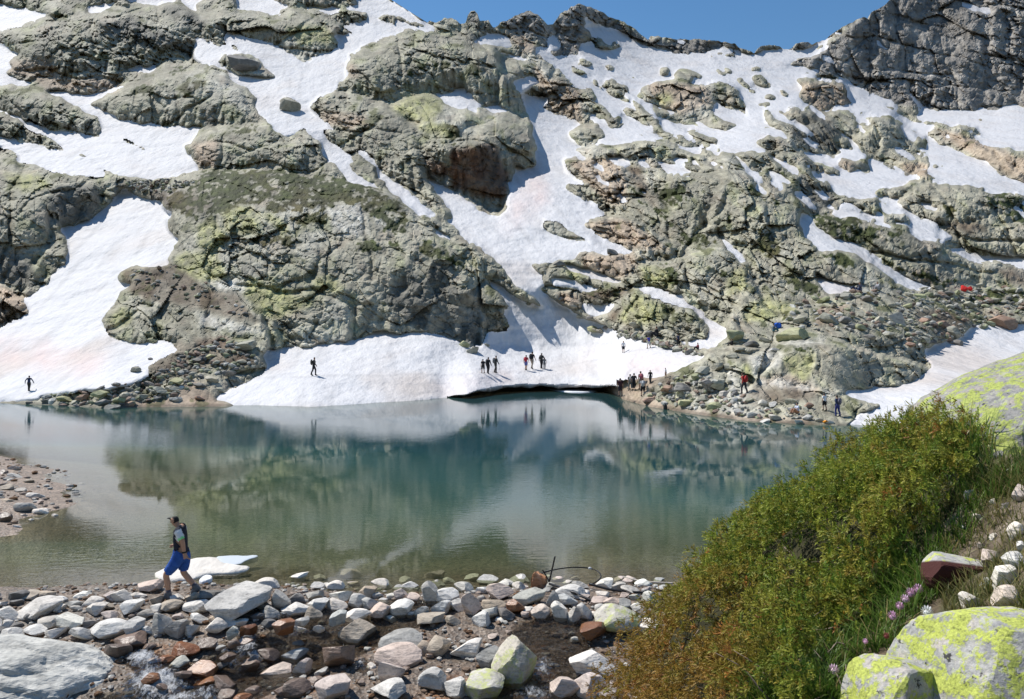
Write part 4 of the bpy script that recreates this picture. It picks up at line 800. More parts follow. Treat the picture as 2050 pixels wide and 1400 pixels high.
# ------------------------------------------------------------------ stones
def stone_material(name, base, var, rough=0.8, lichen=0.0, lcol=(0.42, 0.45, 0.08), spec=0.3, scale=6.0):
    m, nt, out = nodes(name)
    tc = N(nt, 'ShaderNodeTexCoord'); oi = N(nt, 'ShaderNodeObjectInfo'); ge = N(nt, 'ShaderNodeNewGeometry')
    ofs = N(nt, 'ShaderNodeVectorMath', operation='ADD'); nt.links.new(ge.outputs['Position'], ofs.inputs[0]); nt.links.new(oi.outputs['Random'], ofs.inputs[1])
    v = ofs.outputs[0]
    a = noise_n(nt, v, scale * 0.45, 4, 0.6); b = noise_n(nt, v, scale * 3.2, 5, 0.7)
    mp = N(nt, 'ShaderNodeMapping'); mp.inputs['Scale'].default_value = (1, 1, 4.5); mp.inputs['Rotation'].default_value = (0.35, 0.25, 0); nt.links.new(v, mp.inputs['Vector'])
    st = noise_n(nt, mp.outputs[0], scale * 0.8, 4, 0.6)
    dk = tuple(x * 0.74 for x in base)
    c = ramp(nt, a, [(0.3, dk), (0.5, base), (0.72, var)])
    c = mixc(nt, 1.0, c, ramp(nt, b, [(0.3, (0.74, 0.74, 0.74)), (0.5, (1.04, 1.04, 1.03)), (0.75, (1.2, 1.2, 1.18))]), 'MULTIPLY')
    c = mixc(nt, 0.8, c, mixc(nt, 1.0, c, ramp(nt, st, [(0.34, (0.64, 0.64, 0.64)), (0.46, (1.08, 1.08, 1.08))]), 'MULTIPLY'))
    hue = ramp(nt, oi.outputs['Random'], [(0.0, (0.84, 0.83, 0.82)), (0.4, (1.0, 0.985, 0.97)), (0.75, (1.08, 1.0, 0.93)), (1.0, (1.02, 1.03, 0.97))])
    c = mixc(nt, 1.0, c, hue, 'MULTIPLY')
    if lichen > 0:
        l = noise_n(nt, v, scale * 0.55, 6, 0.72)
        l2 = noise_n(nt, v, scale * 5, 3, 0.6); l9 = N(nt, 'ShaderNodeMath', operation='MULTIPLY_ADD'); nt.links.new(l2, l9.inputs[0]); l9.inputs[1].default_value = 0.3; nt.links.new(l, l9.inputs[2])
        lf = ramp(nt, l9.outputs[0], [(0.65 - 0.1 * lichen, (0, 0, 0)), (0.76 - 0.1 * lichen, (0.85, 0.85, 0.85))])
        c = mixc(nt, lf, c, mixc(nt, l2, tuple(x * 0.7 for x in lcol), tuple(min(1, x * 1.25) for x in lcol)))
    # damp foot of the stone, where it stands in the wet ground
    nb = bump(nt, st, 0.5, 0.05 * 6 / scale); nb = bump(nt, b, 0.45, 0.02 * 6 / scale, nb)
    pbsdf(nt, out, c, rough, nb, spec); return m
SM = dict(
 pale=stone_material('pale_stone', (0.54, 0.52, 0.485), (0.64, 0.615, 0.57)), white=stone_material('white_stone', (0.66, 0.64, 0.60), (0.74, 0.715, 0.67)),
 pink=stone_material('pinkish_stone', (0.50, 0.425, 0.38), (0.59, 0.51, 0.46)), tan=stone_material('tan_stone', (0.38, 0.325, 0.26), (0.48, 0.42, 0.34)),
 grey=stone_material('grey_stone', (0.37, 0.36, 0.335), (0.49, 0.475, 0.44)), bluegrey=stone_material('bluish_grey_stone', (0.40, 0.405, 0.395), (0.52, 0.52, 0.50)),
 rust=stone_material('rusty_wet_stone', (0.20, 0.085, 0.035), (0.30, 0.15, 0.07), 0.35, spec=0.5), brown=stone_material('brown_wet_stone', (0.16, 0.115, 0.088), (0.25, 0.18, 0.14), 0.4, spec=0.5),
 dark=stone_material('dark_stone', (0.14, 0.135, 0.13), (0.25, 0.24, 0.23)), lichen=stone_material('lichen_spotted_stone', (0.42, 0.41, 0.37), (0.55, 0.53, 0.47), lichen=0.3, lcol=(0.42, 0.45, 0.16)))
def stone_bm(seed, subdiv=3, cuts=9, rough=0.05, flat=0.75):
    rnd = random.Random(seed); bm = bmesh.new()
    bmesh.ops.create_icosphere(bm, subdivisions=subdiv, radius=1.0)
    pl = []
    for _ in range(cuts):
        n = Vector((rnd.gauss(0, 1), rnd.gauss(0, 1), rnd.gauss(0, 0.8))).normalized(); pl.append((n, rnd.uniform(0.36, 0.74)))
    vs = np.array([v.co for v in bm.verts], np.float32)
    for n, d in pl:
        nn = np.array(n, np.float32); t = vs @ nn - d; vs -= np.maximum(t, 0)[:, None] * nn * 0.94
    vs *= (1 + rough * fbm(vs * 2.2 + seed * 3.1, 4, seed))[:, None]
    lo, hi = vs.min(0), vs.max(0); vs = (vs - (lo + hi) / 2) / (hi - lo) * 2
    for v, p in zip(bm.verts, vs): v.co = p
    return bm
STONES = []
for k in range(16):
    bm = stone_bm(100 + k, 4, 9 + k % 6, 0.07); me = bpy.data.meshes.new('stone'); bm.to_mesh(me); bm.free()
    me.materials.append(SM['pale'])
    for p in me.polygons: p.use_smooth = False
    STONES.append(me)
SMALL = []
for k in range(8):
    bm = stone_bm(200 + k, 3, 8, 0.08); me = bpy.data.meshes.new('stone'); bm.to_mesh(me); bm.free(); me.materials.append(SM['pale']); SMALL.append(me)

PLACED = []            # (px, py, w) of the stones already laid
RECS = []
def lay(px, py, w, h, mat, pt=None, name='stone', sink=0.22, tilt=0.16, mesh=None, rz=None):
    p = pt if pt is not None else near_pt(px, py + 0.30 * h)
    w *= 1.03; h *= 1.08
    k = p.y / F; sw = w * k / 2; hh = max(0.40 * w, h - 0.2 * w) * k / 2 * 1.15; dd = sw * random.uniform(0.7, 1.0)
    me = mesh or random.choice(STONES)
    o = bpy.data.objects.new(name, me); COL.objects.link(o)
    o.material_slots[0].link = 'OBJECT'; o.material_slots[0].material = SM[mat]
    o.scale = (sw, dd, hh)
    o.rotation_euler = (random.uniform(-tilt, tilt), random.uniform(-tilt, tilt), rz if rz is not None else random.choice([0, math.pi]) + random.uniform(-0.35, 0.35))
    sink = sink * random.uniform(0.7, 1.7)
    o.location = p + Vector((0, 0, hh * (1 - 2 * sink)))
    PLACED.append((px, py, w, h)); RECS.append((o, px, py, w, h, mat)); return o
HAND = """77 1217 80 36 pale|247 1192 40 30 pale|220 1254 74 40 white|270 1257 42 38 pale|326 1250 40 48 grey|141 1240 64 28 pale|97 1243 48 32 grey|390 1213 58 34 pale|340 1212 46 26 tan|424 1190 50 32 dark|355 1257 46 40 grey|434 1252 42 32 white|409 1340 56 40 rust|451 1365 58 42 brown|264 1284 68 16 brown|235 1303 52 36 brown|374 1298 56 26 rust|166 1269 52 26 pale|69 1261 48 22 white|19 1269 48 28 pale|15 1226 54 36 pale|-10 1250 40 34 pale|185 1201 46 24 pale|189 1219 42 28 pale|255 1218 54 22 white|148 1207 38 16 grey|166 1190 32 16 white|300 1178 52 15 pink|220 1230 36 22 pink
561 1202 42 50 grey|597 1217 60 32 pale|632 1210 46 32 pale|629 1230 36 28 tan|676 1234 38 32 bluegrey|715 1260 74 60 tan|717 1227 54 26 white|676 1210 46 26 pale|683 1194 48 32 pale|715 1205 38 38 pale|741 1210 40 32 grey|761 1222 46 32 pink|800 1219 50 38 white|863 1190 38 48 grey|883 1215 40 36 white|844 1226 30 34 bluegrey|861 1241 52 24 tan|766 1167 46 30 pale|673 1172 36 24 white|705 1168 26 16 pink|600 1157 38 19 white|640 1156 24 17 pale|705 1151 46 17 pink|871 1152 42 17 pink|802 1192 30 26 pink|827 1196 26 24 pink|732 1185 38 32 tan|820 1172 36 25 pale|532 1169 52 24 pale|502 1181 46 26 pale|590 1307 54 34 bluegrey|537 1309 48 28 brown|607 1336 40 44 pink|556 1343 66 38 pink|678 1317 62 60 brown|671 1373 66 54 pink|783 1341 52 54 pink|805 1286 84 28 grey|846 1295 40 38 tan|878 1293 50 46 tan|800 1316 92 26 pink|778 1382 76 32 pale|595 1375 54 38 brown|451 1250 42 26 pale|480 1245 32 18 white|468 1269 28 28 grey|497 1259 32 28 rust|571 1252 44 34 rust|415 1286 40 24 brown
982 1314 56 48 grey|933 1292 68 40 white|867 1360 56 50 pale|910 1376 50 42 pale|1130 1376 62 52 pink|1182 1372 62 58 pink|1218 1388 54 50 pink|1233 1238 96 42 lichen|1296 1252 46 28 white|1306 1203 42 38 pale|1191 1264 76 26 rust|1062 1196 64 34 grey|1135 1201 44 30 bluegrey|1106 1203 26 36 grey|1121 1226 34 42 white|1084 1226 44 34 pink|1033 1215 40 34 rust|1001 1186 54 38 pink|962 1238 38 34 white|945 1210 40 56 pink|916 1211 40 30 pale|896 1193 46 32 white|928 1176 40 26 pale|965 1181 26 18 white|987 1210 52 26 tan|982 1226 32 30 pale|1013 1228 38 24 dark|906 1240 32 24 tan|1143 1183 60 28 pale|1208 1171 42 18 white|1162 1173 34 18 grey|1262 1181 40 20 pale|1199 1203 36 20 pink|1226 1206 36 24 pink|1250 1210 26 28 grey|1169 1226 34 38 pale|1150 1233 26 38 grey|1277 1213 34 24 pale|1291 1228 32 28 dark|1040 1161 42 16 pale|977 1164 42 18 pale|1013 1167 32 22 pale"""
big = lay(480, 1207, 124, 52, 'pale', mesh=STONES[3], tilt=0.08); big['label'] = 'big pale boulder with a sloping top right of the walking man'
lone = lay(1187, 1320, 92, 58, 'white', mesh=STONES[5]); lone['label'] = 'large white boulder standing alone on the gravel by the bush'
tall = lay(1029, 1332, 90, 100, 'lichen', mesh=STONES[7], tilt=0.1); tall['label'] = 'tall boulder with a yellow-green lichen face'
low = lay(967, 1372, 82, 56, 'lichen', mesh=STONES[9]); low['label'] = 'low boulder with lichen patches leaning on the tall lichen boulder'
for ln in HAND.replace('\n', '|').split('|'):
    a = ln.split(); lay(float(a[0]), float(a[1]), float(a[2]), float(a[3]), a[4])
for t in '52 1014 42 22 grey|81 1022 30 14 white|71 991 30 14 pale|31 951 28 16 pale|29 935 24 16 pink|8 1037 30 24 brown|12 976 28 12 tan|40 981 24 12 grey|108 1032 16 13 pale|35 1052 16 9 white|81 1005 16 12 pink|60 963 20 9 tan|18 1000 22 10 tan|62 1040 12 6 pale|154 991 22 8 dark|152 981 20 6 grey|95 960 12 6 grey|5 945 20 12 brown|48 1030 12 7 pink|20 960 14 8 pale'.split('|'):
    a = t.split(); lay(float(a[0]), float(a[1]), float(a[2]), float(a[3]), a[4], mesh=random.choice(SMALL), name='spit_stone', sink=0.3)
# loose stones between the named ones
def fill(n, x0, x1, fy0, fy1, w0, w1, mats, over=0.62, tries=40):
    made = 0
    for _ in range(n * tries):
        if made >= n: break
        px = random.uniform(x0, x1); t = random.random(); y0, y1 = fy0(px), fy1(px)
        if y1 <= y0: continue
        py = y0 + (y1 - y0) * t; w = random.uniform(w0, w1) * random.uniform(0.8, 1.0)
        if any(abs(px - a) < over * (w + b) / 2 and abs(py - c) < over * (w * 0.55 + d) / 2 for a, c, b, d in PLACED): continue
        lay(px, py, w, w * random.uniform(0.42, 0.8), random.choice(mats), mesh=random.choice(SMALL if w < 26 else STONES)); made += 1
fill(44, -40, 640, lambda x: 1188 + 0 * x, lambda x: 1275 - 0.02 * x, 26, 44, ['pale', 'white', 'grey', 'pale', 'pink', 'tan', 'dark'])
fill(40, 560, 1330, lambda x: 1156, lambda x: 1240, 20, 38, ['pale', 'white', 'grey', 'pale', 'pink', 'bluegrey'])
fill(24, 300, 720, lambda x: 1262, lambda x: 1400, 22, 50, ['brown', 'rust', 'brown', 'tan', 'brown', 'dark', 'grey'])
fill(14, 700, 1300, lambda x: 1262, lambda x: 1400, 12, 26, ['pale', 'brown', 'tan', 'pink', 'grey'])
# pebbles: nobody could count them
pv, pf, pc = [], [], []; nb0 = 0
tmp = stone_bm(900, 1, 5, 0.05); bv = np.array([v.co for v in tmp.verts]); bf = np.array([[v.index for v in f.verts] for f in tmp.faces]); tmp.free()
n_p = 5200
ppx = np.where(RNG.random(n_p) < 0.8, RNG.uniform(-10.5, 5.5, n_p), RNG.uniform(-27, -15, n_p))
ppy = np.where(ppx > -12, RNG.uniform(11.5, 18.4, n_p), RNG.uniform(22, 37, n_p))
ok = ground_z(ppx, ppy) > np.where(ppx > -12, -1.2, -0.1); ppx, ppy = ppx[ok], ppy[ok]
ps = 0.016 + 0.07 * RNG.random(len(ppx)) ** 2.2 * np.where(ppx < -12, 2.0, 1.0)
pz = ground_z(ppx, ppy)
for i in range(len(ppx)):
    a = RNG.uniform(0, 6.28); c_, s_ = math.cos(a), math.sin(a)
    q = bv * np.array([ps[i], ps[i] * 0.75, ps[i] * 0.5]); q = np.stack([q[:, 0] * c_ - q[:, 1] * s_, q[:, 0] * s_ + q[:, 1] * c_, q[:, 2]], 1)
    pv.append(q + np.array([ppx[i], ppy[i], pz[i] + ps[i] * 0.3])); pf.append(bf + nb0); nb0 += len(bv)
    base = [(0.38, 0.36, 0.33), (0.30, 0.24, 0.2), (0.2, 0.14, 0.1), (0.16, 0.09, 0.05), (0.46, 0.44, 0.4)][RNG.integers(5)]
    pc.append(np.repeat(np.array([base]), len(bv), 0))
o = mesh_np('pebbles', np.concatenate(pv), np.concatenate(pf), rock_material('pebble_rock', 22.0)); vcol(o, np.concatenate(pc)); tag(o, kind='stuff')

# the long grey slab that fills the lower left corner
bm = stone_bm(311, 6, 0, 0.12)
vs = np.array([v.co for v in bm.verts], np.float32)
lay_ = pnoise(np.stack([vs[:, 0] * 0.9, vs[:, 1] * 0.9, vs[:, 2] * 7 + vs[:, 0] * 1.6], 1), 5)
vs *= (1 + 0.045 * lay_ - 0.05 * np.exp(-np.abs(pnoise(vs * np.array([1.2, 1.2, 3.0]), 77)) * 14) + 0.05 * fbm(vs * 5, 4, 9) + 0.015 * fbm(vs * 22, 2, 19))[:, None]
for v, p in zip(bm.verts, vs): v.co = p
M_SLAB = stone_material('striped_slab_rock', (0.50, 0.495, 0.46), (0.62, 0.61, 0.57), scale=3.2)
slab = bm_obj('slab_boulder', bm, M_SLAB, None, False); pslab = near_pt(75, 1420)
slab.scale = (2.1, 1.3, 1.0); slab.location = (-8.72, 14.1, -0.74); slab.rotation_euler = (0.05, 0.10, 0.12)
tag(slab, 'huge pale slab boulder with layered grain in the lower left corner', 'boulder')

# labels: what a stone looks like and where it lies
COLW = dict(pale='pale', white='white', pink='pinkish', tan='tan', grey='grey', bluegrey='bluish grey', rust='rusty', brown='wet brown', dark='dark', lichen='lichen-spotted')
def dirword(dx, dy):
    if abs(dx) > 2.2 * abs(dy): return 'right of' if dx > 0 else 'left of'
    if abs(dy) > 2.2 * abs(dx): return 'in front of' if dy > 0 else 'behind'
    return ('in front and ' if dy > 0 else 'behind and ') + ('right of' if dx > 0 else 'left of')
ORD = ['', 'second ', 'third ', 'fourth ', 'fifth ', 'sixth ', 'seventh ', 'eighth ', 'ninth ', 'tenth ', 'eleventh ', 'twelfth ']
def name_all(recs, anchors, cat, group):
    buckets = {}
    for o, px, py, w, h, mat in recs:
        if 'label' in o.keys(): tag(o, None, cat, group); continue
        an = min(anchors, key=lambda a: (a[1] - px) ** 2 + 2.5 * (a[2] - py) ** 2)
        sz = 'big ' if w > 60 else ('small ' if w < 27 else '')
        shp = 'flat ' if h < 0.45 * w else ('upright ' if h > 0.98 * w else '')
        buckets.setdefault((sz + COLW[mat] + ' ' + shp, dirword(px - an[1], py - an[2]), an[0]), []).append(((an[1] - px) ** 2 + (an[2] - py) ** 2, o))
    for (d, w_, a), lst in buckets.items():
        lst.sort(key=lambda t: t[0])
        for k, (_, o) in enumerate(lst):
            pre = (ORD[k] + 'nearest ' if len(lst) > 1 else '')
            tag(o, ' '.join((pre + d + cat + ' ' + w_ + ' ' + a).split()), cat, group)
ANCH = [('the man in blue shorts', 355, 1150), ('the big pale boulder beside the man', 480, 1205), ('the tall lichen-faced boulder', 1029, 1330), ('the orange-faced slab', 1077, 1163), ('the huge layered slab', 110, 1340), ('the lone white boulder', 1187, 1319), ('the big tan pointed block', 715, 1258), ('the juniper bush edge', 1330, 1230), ('the white water', 310, 1360), ('the ice floe', 420, 1135), ('the broad slab at the dam end', 77, 1217), ('the black pole', 1098, 1140), ('the foot of the juniper', 1260, 1380), ('the dark split block', 561, 1202)]
for r in RECS:
    if abs(r[1] - 715) < 1 and abs(r[2] - 1260) < 1: r[0]['label'] = 'big tan angular block with a pointed corner below the dam'
    if abs(r[1] - 77) < 1 and abs(r[2] - 1217) < 1: r[0]['label'] = 'broad pale slab near the left end of the dam'
    if abs(r[1] - 561) < 1 and abs(r[2] - 1202) < 1: r[0]['label'] = 'split dark-sided upright block in the dam'
name_all([r for r in RECS if r[0].name.startswith('stone')], ANCH, 'stone', 'stones of the dam and stream bed')
name_all([r for r in RECS if r[0].name.startswith('spit')], [('the gravel spit tip', 105, 1000), ('the left frame edge of the spit', 0, 990), ('the twin rocks in the water', 153, 986)], 'stone', 'stones on the gravel spit')

# ------------------------------------------------------------------ stream water with foam
BX = np.linspace(-9.5, 4.6, 230); BY = np.linspace(11.2, 17.4, 140)
bx, by = np.meshgrid(BX, BY); e_ = (0 * bx)
sxp = -3.0 - 1.05 * (16.0 - by)
chan = np.exp(-((bx - sxp) / 1.25) ** 2) * sstep(17.3, 16.3, by); chan2 = np.exp(-((bx - (0.9 - 0.25 * (16 - by))) / 0.8) ** 2) * sstep(16.4, 15.4, by) * 0.9
pool = np.maximum(chan, chan2)
WPt = np.stack([bx.ravel(), by.ravel(), ground_z(bx, by).ravel()], 1)
wob = pnoise(WPt / np.array([0.5, 0.35, 1]), 151); wob2 = pnoise(WPt / np.array([0.16, 0.12, 1]), 152)
WPt[:, 2] += 0.085 * pool.ravel() + 0.02 + 0.03 * wob * pool.ravel() + 0.012 * wob2 * pool.ravel()
pxw = CX + F * WPt[:, 0] / WPt[:, 1]; pyw = HY - F * (WPt[:, 2] - EYE) / WPt[:, 1]
fo = np.zeros(len(WPt))
for cxp, cyp, rw, rh, s_ in [(310, 1372, 62, 38, 1.0), (285, 1322, 42, 18, 0.9), (492, 1290, 24, 34, 0.9), (512, 1318, 20, 18, 0.8), (412, 1390, 26, 20, 0.7), (556, 1236, 34, 8, 0.5), (720, 1332, 16, 20, 0.6), (1088, 1336, 22, 26, 0.6), (1070, 1390, 40, 20, 0.6), (590, 1262, 30, 8, 0.5), (440, 1300, 18, 14, 0.6), (360, 1400, 50, 16, 0.8), (470, 1330, 16, 24, 0.6)]:
    fo = np.maximum(fo, s_ * np.exp(-((pxw - cxp) / rw) ** 2 - ((pyw - cyp) / rh) ** 2))
iw = np.arange(bx.size).reshape(bx.shape)
WPt[:, 2] += 0.07 * np.clip(fo * 1.5, 0, 1) * (1 + wob2)
qw = np.stack([iw[:-1, :-1], iw[:-1, 1:], iw[1:, 1:], iw[1:, :-1]], -1)
keep = (np.maximum(pool, fo.reshape(bx.shape))[:-1, :-1] > 0.3)
strm = mesh_np('stream', WPt, qw[keep].reshape(-1, 4), None, smooth=True); fattr(strm, fo, 'foam'); tag(strm, 'shallow clear stream with white foam spilling between stones', 'stream', kind='structure')
m, nt, out = nodes('running_water')
at = N(nt, 'ShaderNodeAttribute', attribute_name='foam'); ge = N(nt, 'ShaderNodeNewGeometry')
mp = N(nt, 'ShaderNodeMapping'); mp.inputs['Scale'].default_value = (1.0, 0.55, 1.0); mp.inputs['Rotation'].default_value = (0, 0, 0.8); nt.links.new(ge.outputs['Position'], mp.inputs['Vector'])
a = noise_n(nt, mp.outputs[0], 11.0, 7, 0.8)
ad = N(nt, 'ShaderNodeMath', operation='MULTIPLY_ADD'); nt.links.new(at.outputs['Fac'], ad.inputs[0]); ad.inputs[1].default_value = 0.42; nt.links.new(a, ad.inputs[2])
ff = ramp(nt, ad.outputs[0], [(0.70, (0, 0, 0)), (0.90, (1, 1, 1))])
nb = bump(nt, a, 1.0, 0.12)
gl = N(nt, 'ShaderNodeBsdfGlossy', Roughness=0.06); nt.links.new(nb, gl.inputs['Normal'])
tr = N(nt, 'ShaderNodeBsdfTransparent'); tr.inputs['Color'].default_value = (0.82, 0.78, 0.7, 1)
fr = N(nt, 'ShaderNodeFresnel', IOR=1.33); nt.links.new(nb, fr.inputs['Normal'])
m1 = N(nt, 'ShaderNodeMixShader'); nt.links.new(fr.outputs[0], m1.inputs[0]); nt.links.new(tr.outputs[0], m1.inputs[1]); nt.links.new(gl.outputs[0], m1.inputs[2])
di = N(nt, 'ShaderNodeBsdfDiffuse'); di.inputs['Color'].default_value = (0.82, 0.82, 0.82, 1); nt.links.new(nb, di.inputs['Normal'])
m2 = N(nt, 'ShaderNodeMixShader'); nt.links.new(ff, m2.inputs[0]); nt.links.new(m1.outputs[0], m2.inputs[1]); nt.links.new(di.outputs[0], m2.inputs[2])
nt.links.new(m2.outputs[0], out.inputs['Surface']); strm.data.materials.append(m)

# ------------------------------------------------------------------ drifting ice by the near shore
def slab_from(txt, z0, z1, name, mat, dome=0.0):
    p = outline(txt); pts = []
    for i in range(len(p)):                       # smooth the outline
        a, b = p[i], p[(i + 1) % len(p)]; pts += [0.75 * a + 0.25 * b, 0.25 * a + 0.75 * b]
    pts = [Vector(((x - CX) / F * (EYE - z1) * F / (y - HY), (EYE - z1) * F / (y - HY), 0)) for x, y in pts]
    c = sum(pts, Vector()) / len(pts); bm = bmesh.new(); rings = []
    for s, z in ((0.98, z0), (1.0, (z0 + z1) / 2), (0.985, z1 - 0.01), (0.9, z1 + 0.5 * dome), (0.6, z1 + dome), (0.3, z1 + 0.8 * dome)):
        rings.append([bm.verts.new((c.x + (q.x - c.x) * s, c.y + (q.y - c.y) * s, z + (0.02 * math.sin(7 * q.x + 5 * q.y + 9 * s) if z > z1 else 0))) for q in pts])
    for r0, r1 in zip(rings, rings[1:]):
        for i in range(len(pts)): bm.faces.new((r0[i], r0[(i + 1) % len(pts)], r1[(i + 1) % len(pts)], r1[i]))
    bm.faces.new(rings[-1]); bmesh.ops.recalc_face_normals(bm, faces=bm.faces[:])
    o = bm_obj(name, bm, mat); return o
m_ice = snow_material('ice_floe_snow', 3.0); m_blue, nt, out = nodes('wet_blue_ice'); pbsdf(nt, out, (0.50, 0.54, 0.57), 0.6, None, 0.3)
fl = slab_from('X 302,1150 330,1136 380,1117 432,1113 446,1128 470,1131 502,1132 496,1141 470,1147 430,1147 400,1154 380,1160 335,1163', -0.1, 0.03, 'ice_floe', m_ice, 0.03)
vcol(fl, np.repeat(c3((0.64, 0.60, 0.54)), len(fl.data.vertices), 0)); tag(fl, 'flat dirty white ice floe in the shallows behind the man', 'ice floe')
f2 = slab_from('X 425,1114 470,1111 492,1113 514,1110 518,1114 495,1120 478,1131 440,1130', -0.12, 0.012, 'ice_sheet', m_blue); tag(f2, 'thin wet bluish ice sheet at the right end of the floe', 'ice sheet')
f3 = slab_from('X 396,1162 410,1153 426,1154 424,1162 405,1166', -0.1, 0.05, 'ice_chunk', m_ice, 0.03); vcol(f3, np.repeat(c3((0.75, 0.75, 0.76)), len(f3.data.vertices), 0)); tag(f3, 'small white ice chunk in front of the floe', 'ice chunk')
f4 = slab_from('X 1090,775 1130,779 1190,780 1200,784 1150,786 1105,781', -0.1, 0.06, 'ice_strip', m_ice, 0.02); vcol(f4, np.repeat(c3((0.72, 0.73, 0.75)), len(f4.data.vertices), 0)); tag(f4, 'thin white ice strip floating below the snow bridge', 'ice strip')
# ------------------------------------------------------------------ right bank with juniper, grass and lichen boulders
def bank_z(x, y):
    x = np.asarray(x, float); y = np.asarray(y, float)
    z = 4.70 + 0.58 * (np.clip(x, -3, 2.0) - 1.2 + 0.25 * np.clip(x - 2.0, 0, 2)) + 0.10 * np.sin(2.3 * x + 1.1 * y) * sstep(0.4, 1.5, x) + 0.05 * np.sin(5.1 * y + 2 * x)
    xe = 0.76 + 0.10 * np.maximum(y - 2.6, 0) + 0.04 * np.sin(6 * y)
    d = np.maximum(xe - x, 0); dy = np.maximum(y - (3.75 + 0.16 * x), 0)
    z = z - 2.6 * d + 0.9 * np.minimum(d, 0.12) - 1.25 * dy + 0.7 * np.minimum(dy, 0.25)
    z = z - 0.20 * sstep(2.3, 3.5, y)
    return np.maximum(z, -1.5)
def bank_hit(px, py, lift=0.0):
    """first point where a line of sight from the path meets the bank"""
    px = np.atleast_1d(np.asarray(px, float)); py = np.atleast_1d(np.asarray(py, float))
    u = (px - CX) / F; e = (HY - py) / F
    best = np.full(px.shape, np.nan)
    for d in np.linspace(1.0, 7.0, 400):
        hit = (EYE + e * d <= bank_z(u * d, d) + lift) & np.isnan(best); best[hit] = d
    return np.stack([u * best, best, EYE + e * best], -1)
def inside(poly, px, py):
    r = np.zeros(px.shape, bool); n = len(poly)
    for k in range(n):
        xa, ya = poly[k]; xb, yb = poly[(k + 1) % n]
        if ya == yb: continue
        r ^= ((py < ya) != (py < yb)) & (px < (xb - xa) * (py - ya) / (yb - ya) + xa)
    return r
bxs = np.concatenate([np.linspace(-4, 0, 50), np.linspace(0.03, 4.2, 170), np.linspace(4.3, 9, 24)]); bys = np.concatenate([np.linspace(-2, 0.8, 20), np.linspace(0.85, 6, 190), np.linspace(6.1, 11, 30)])
BXX, BYY = np.meshgrid(bxs, bys); BP = np.stack([BXX.ravel(), BYY.ravel(), bank_z(BXX, BYY).ravel()], 1)
bn = fbm(BP / 0.22, 4, 161); bn2 = fbm(BP / 0.05, 2, 165); BP[:, 2] += 0.03 * bn + 0.010 * bn2
ib = np.arange(BXX.size).reshape(BXX.shape)
bank = mesh_np('grassy_bank', BP, np.stack([ib[:-1, :-1], ib[:-1, 1:], ib[1:, 1:], ib[1:, :-1]], -1).reshape(-1, 4), rock_material('bank_soil', 28.0), smooth=True)
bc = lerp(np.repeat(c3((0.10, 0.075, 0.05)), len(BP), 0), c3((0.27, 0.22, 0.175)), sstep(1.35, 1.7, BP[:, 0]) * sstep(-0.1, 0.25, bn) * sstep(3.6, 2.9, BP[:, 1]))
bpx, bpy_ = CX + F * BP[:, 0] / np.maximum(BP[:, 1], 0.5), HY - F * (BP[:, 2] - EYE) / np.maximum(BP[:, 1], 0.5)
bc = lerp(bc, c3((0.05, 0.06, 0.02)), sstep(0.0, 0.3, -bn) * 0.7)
under = inside(outline('X 1000,2400 1150,1300 1300,1050 1500,900 1640,800 1980,800 1980,950 1800,1150 1720,1300 1640,1420 1500,2400'), bpx, bpy_)  # dark litter under the juniper, deepened to paint in shade between sprays
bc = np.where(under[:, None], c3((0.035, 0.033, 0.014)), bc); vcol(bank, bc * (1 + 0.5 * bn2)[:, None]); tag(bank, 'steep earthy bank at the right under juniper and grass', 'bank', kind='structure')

def to_px(P): return CX + F * P[:, 0] / P[:, 1], HY - F * (P[:, 2] - EYE) / P[:, 1]
JUN = outline('X 1100,1800 1200,1400 1270,1250 1300,1130 1340,1050 1440,980 1540,920 1590,900 1640,900 1700,935 1800,940 1880,915 1950,905 1990,940 1930,1010 1950,1050 1880,1080 1830,1140 1790,1190 1760,1250 1690,1310 1650,1400 1600,1800')

def frames(n):
    a = RNG.normal(size=(n, 3)); return a
def basis(d):
    d = d / np.linalg.norm(d, axis=1, keepdims=True)
    ref = np.where(np.abs(d[:, 2:3]) < 0.9, np.array([[0, 0, 1.0]]), np.array([[1.0, 0, 0]]))
    s = np.cross(d, ref); s /= np.linalg.norm(s, axis=1, keepdims=True)
    return d, s, np.cross(s, d)
# -- juniper sprays
n0 = 85000
jx = RNG.uniform(-0.2, 3.6, n0); jy = RNG.uniform(1.6, 5.6, n0); jz = bank_z(jx, jy)
JP = np.stack([jx, jy, jz], 1); jpx, jpy = to_px(JP); k = inside(JUN, jpx + RNG.normal(0, 8, n0), jpy + RNG.normal(0, 8, n0))
# keep the outer side of the bank only as far as it can be looked at from the path or a step aside
k &= (jz > 3.0)
k &= pnoise(JP / np.array([0.15, 0.15, 0.12]), 177) + 0.5 * pnoise(JP / 0.06, 178) > -0.26
JP = JP[k]
ns = len(JP); 
lump = fbm(JP / 0.30, 3, 171); lump2 = pnoise(JP / 0.10, 175)
layer = RNG.random(ns) ** 1.5                                              # 0 = surface of the bush, 1 = deep inside
thick = 0.05 + 0.24 * sstep(-0.35, 0.4, lump) + 0.07 * lump2
eps = 0.02
nx_ = -(bank_z(JP[:, 0] + eps, JP[:, 1]) - bank_z(JP[:, 0] - eps, JP[:, 1])) / (2 * eps); ny_ = -(bank_z(JP[:, 0], JP[:, 1] + eps) - bank_z(JP[:, 0], JP[:, 1] - eps)) / (2 * eps)
nrm = np.stack([nx_, ny_, np.ones(ns)], 1); nrm /= np.linalg.norm(nrm, axis=1, keepdims=True)
org = JP + nrm * (thick * (1 - 0.75 * layer))[:, None]
dirv = nrm * 0.45 + np.array([[-0.55, -0.35, 0.0]]) + RNG.normal(0, 0.40, (ns, 3))
d, s, t = basis(dirv)
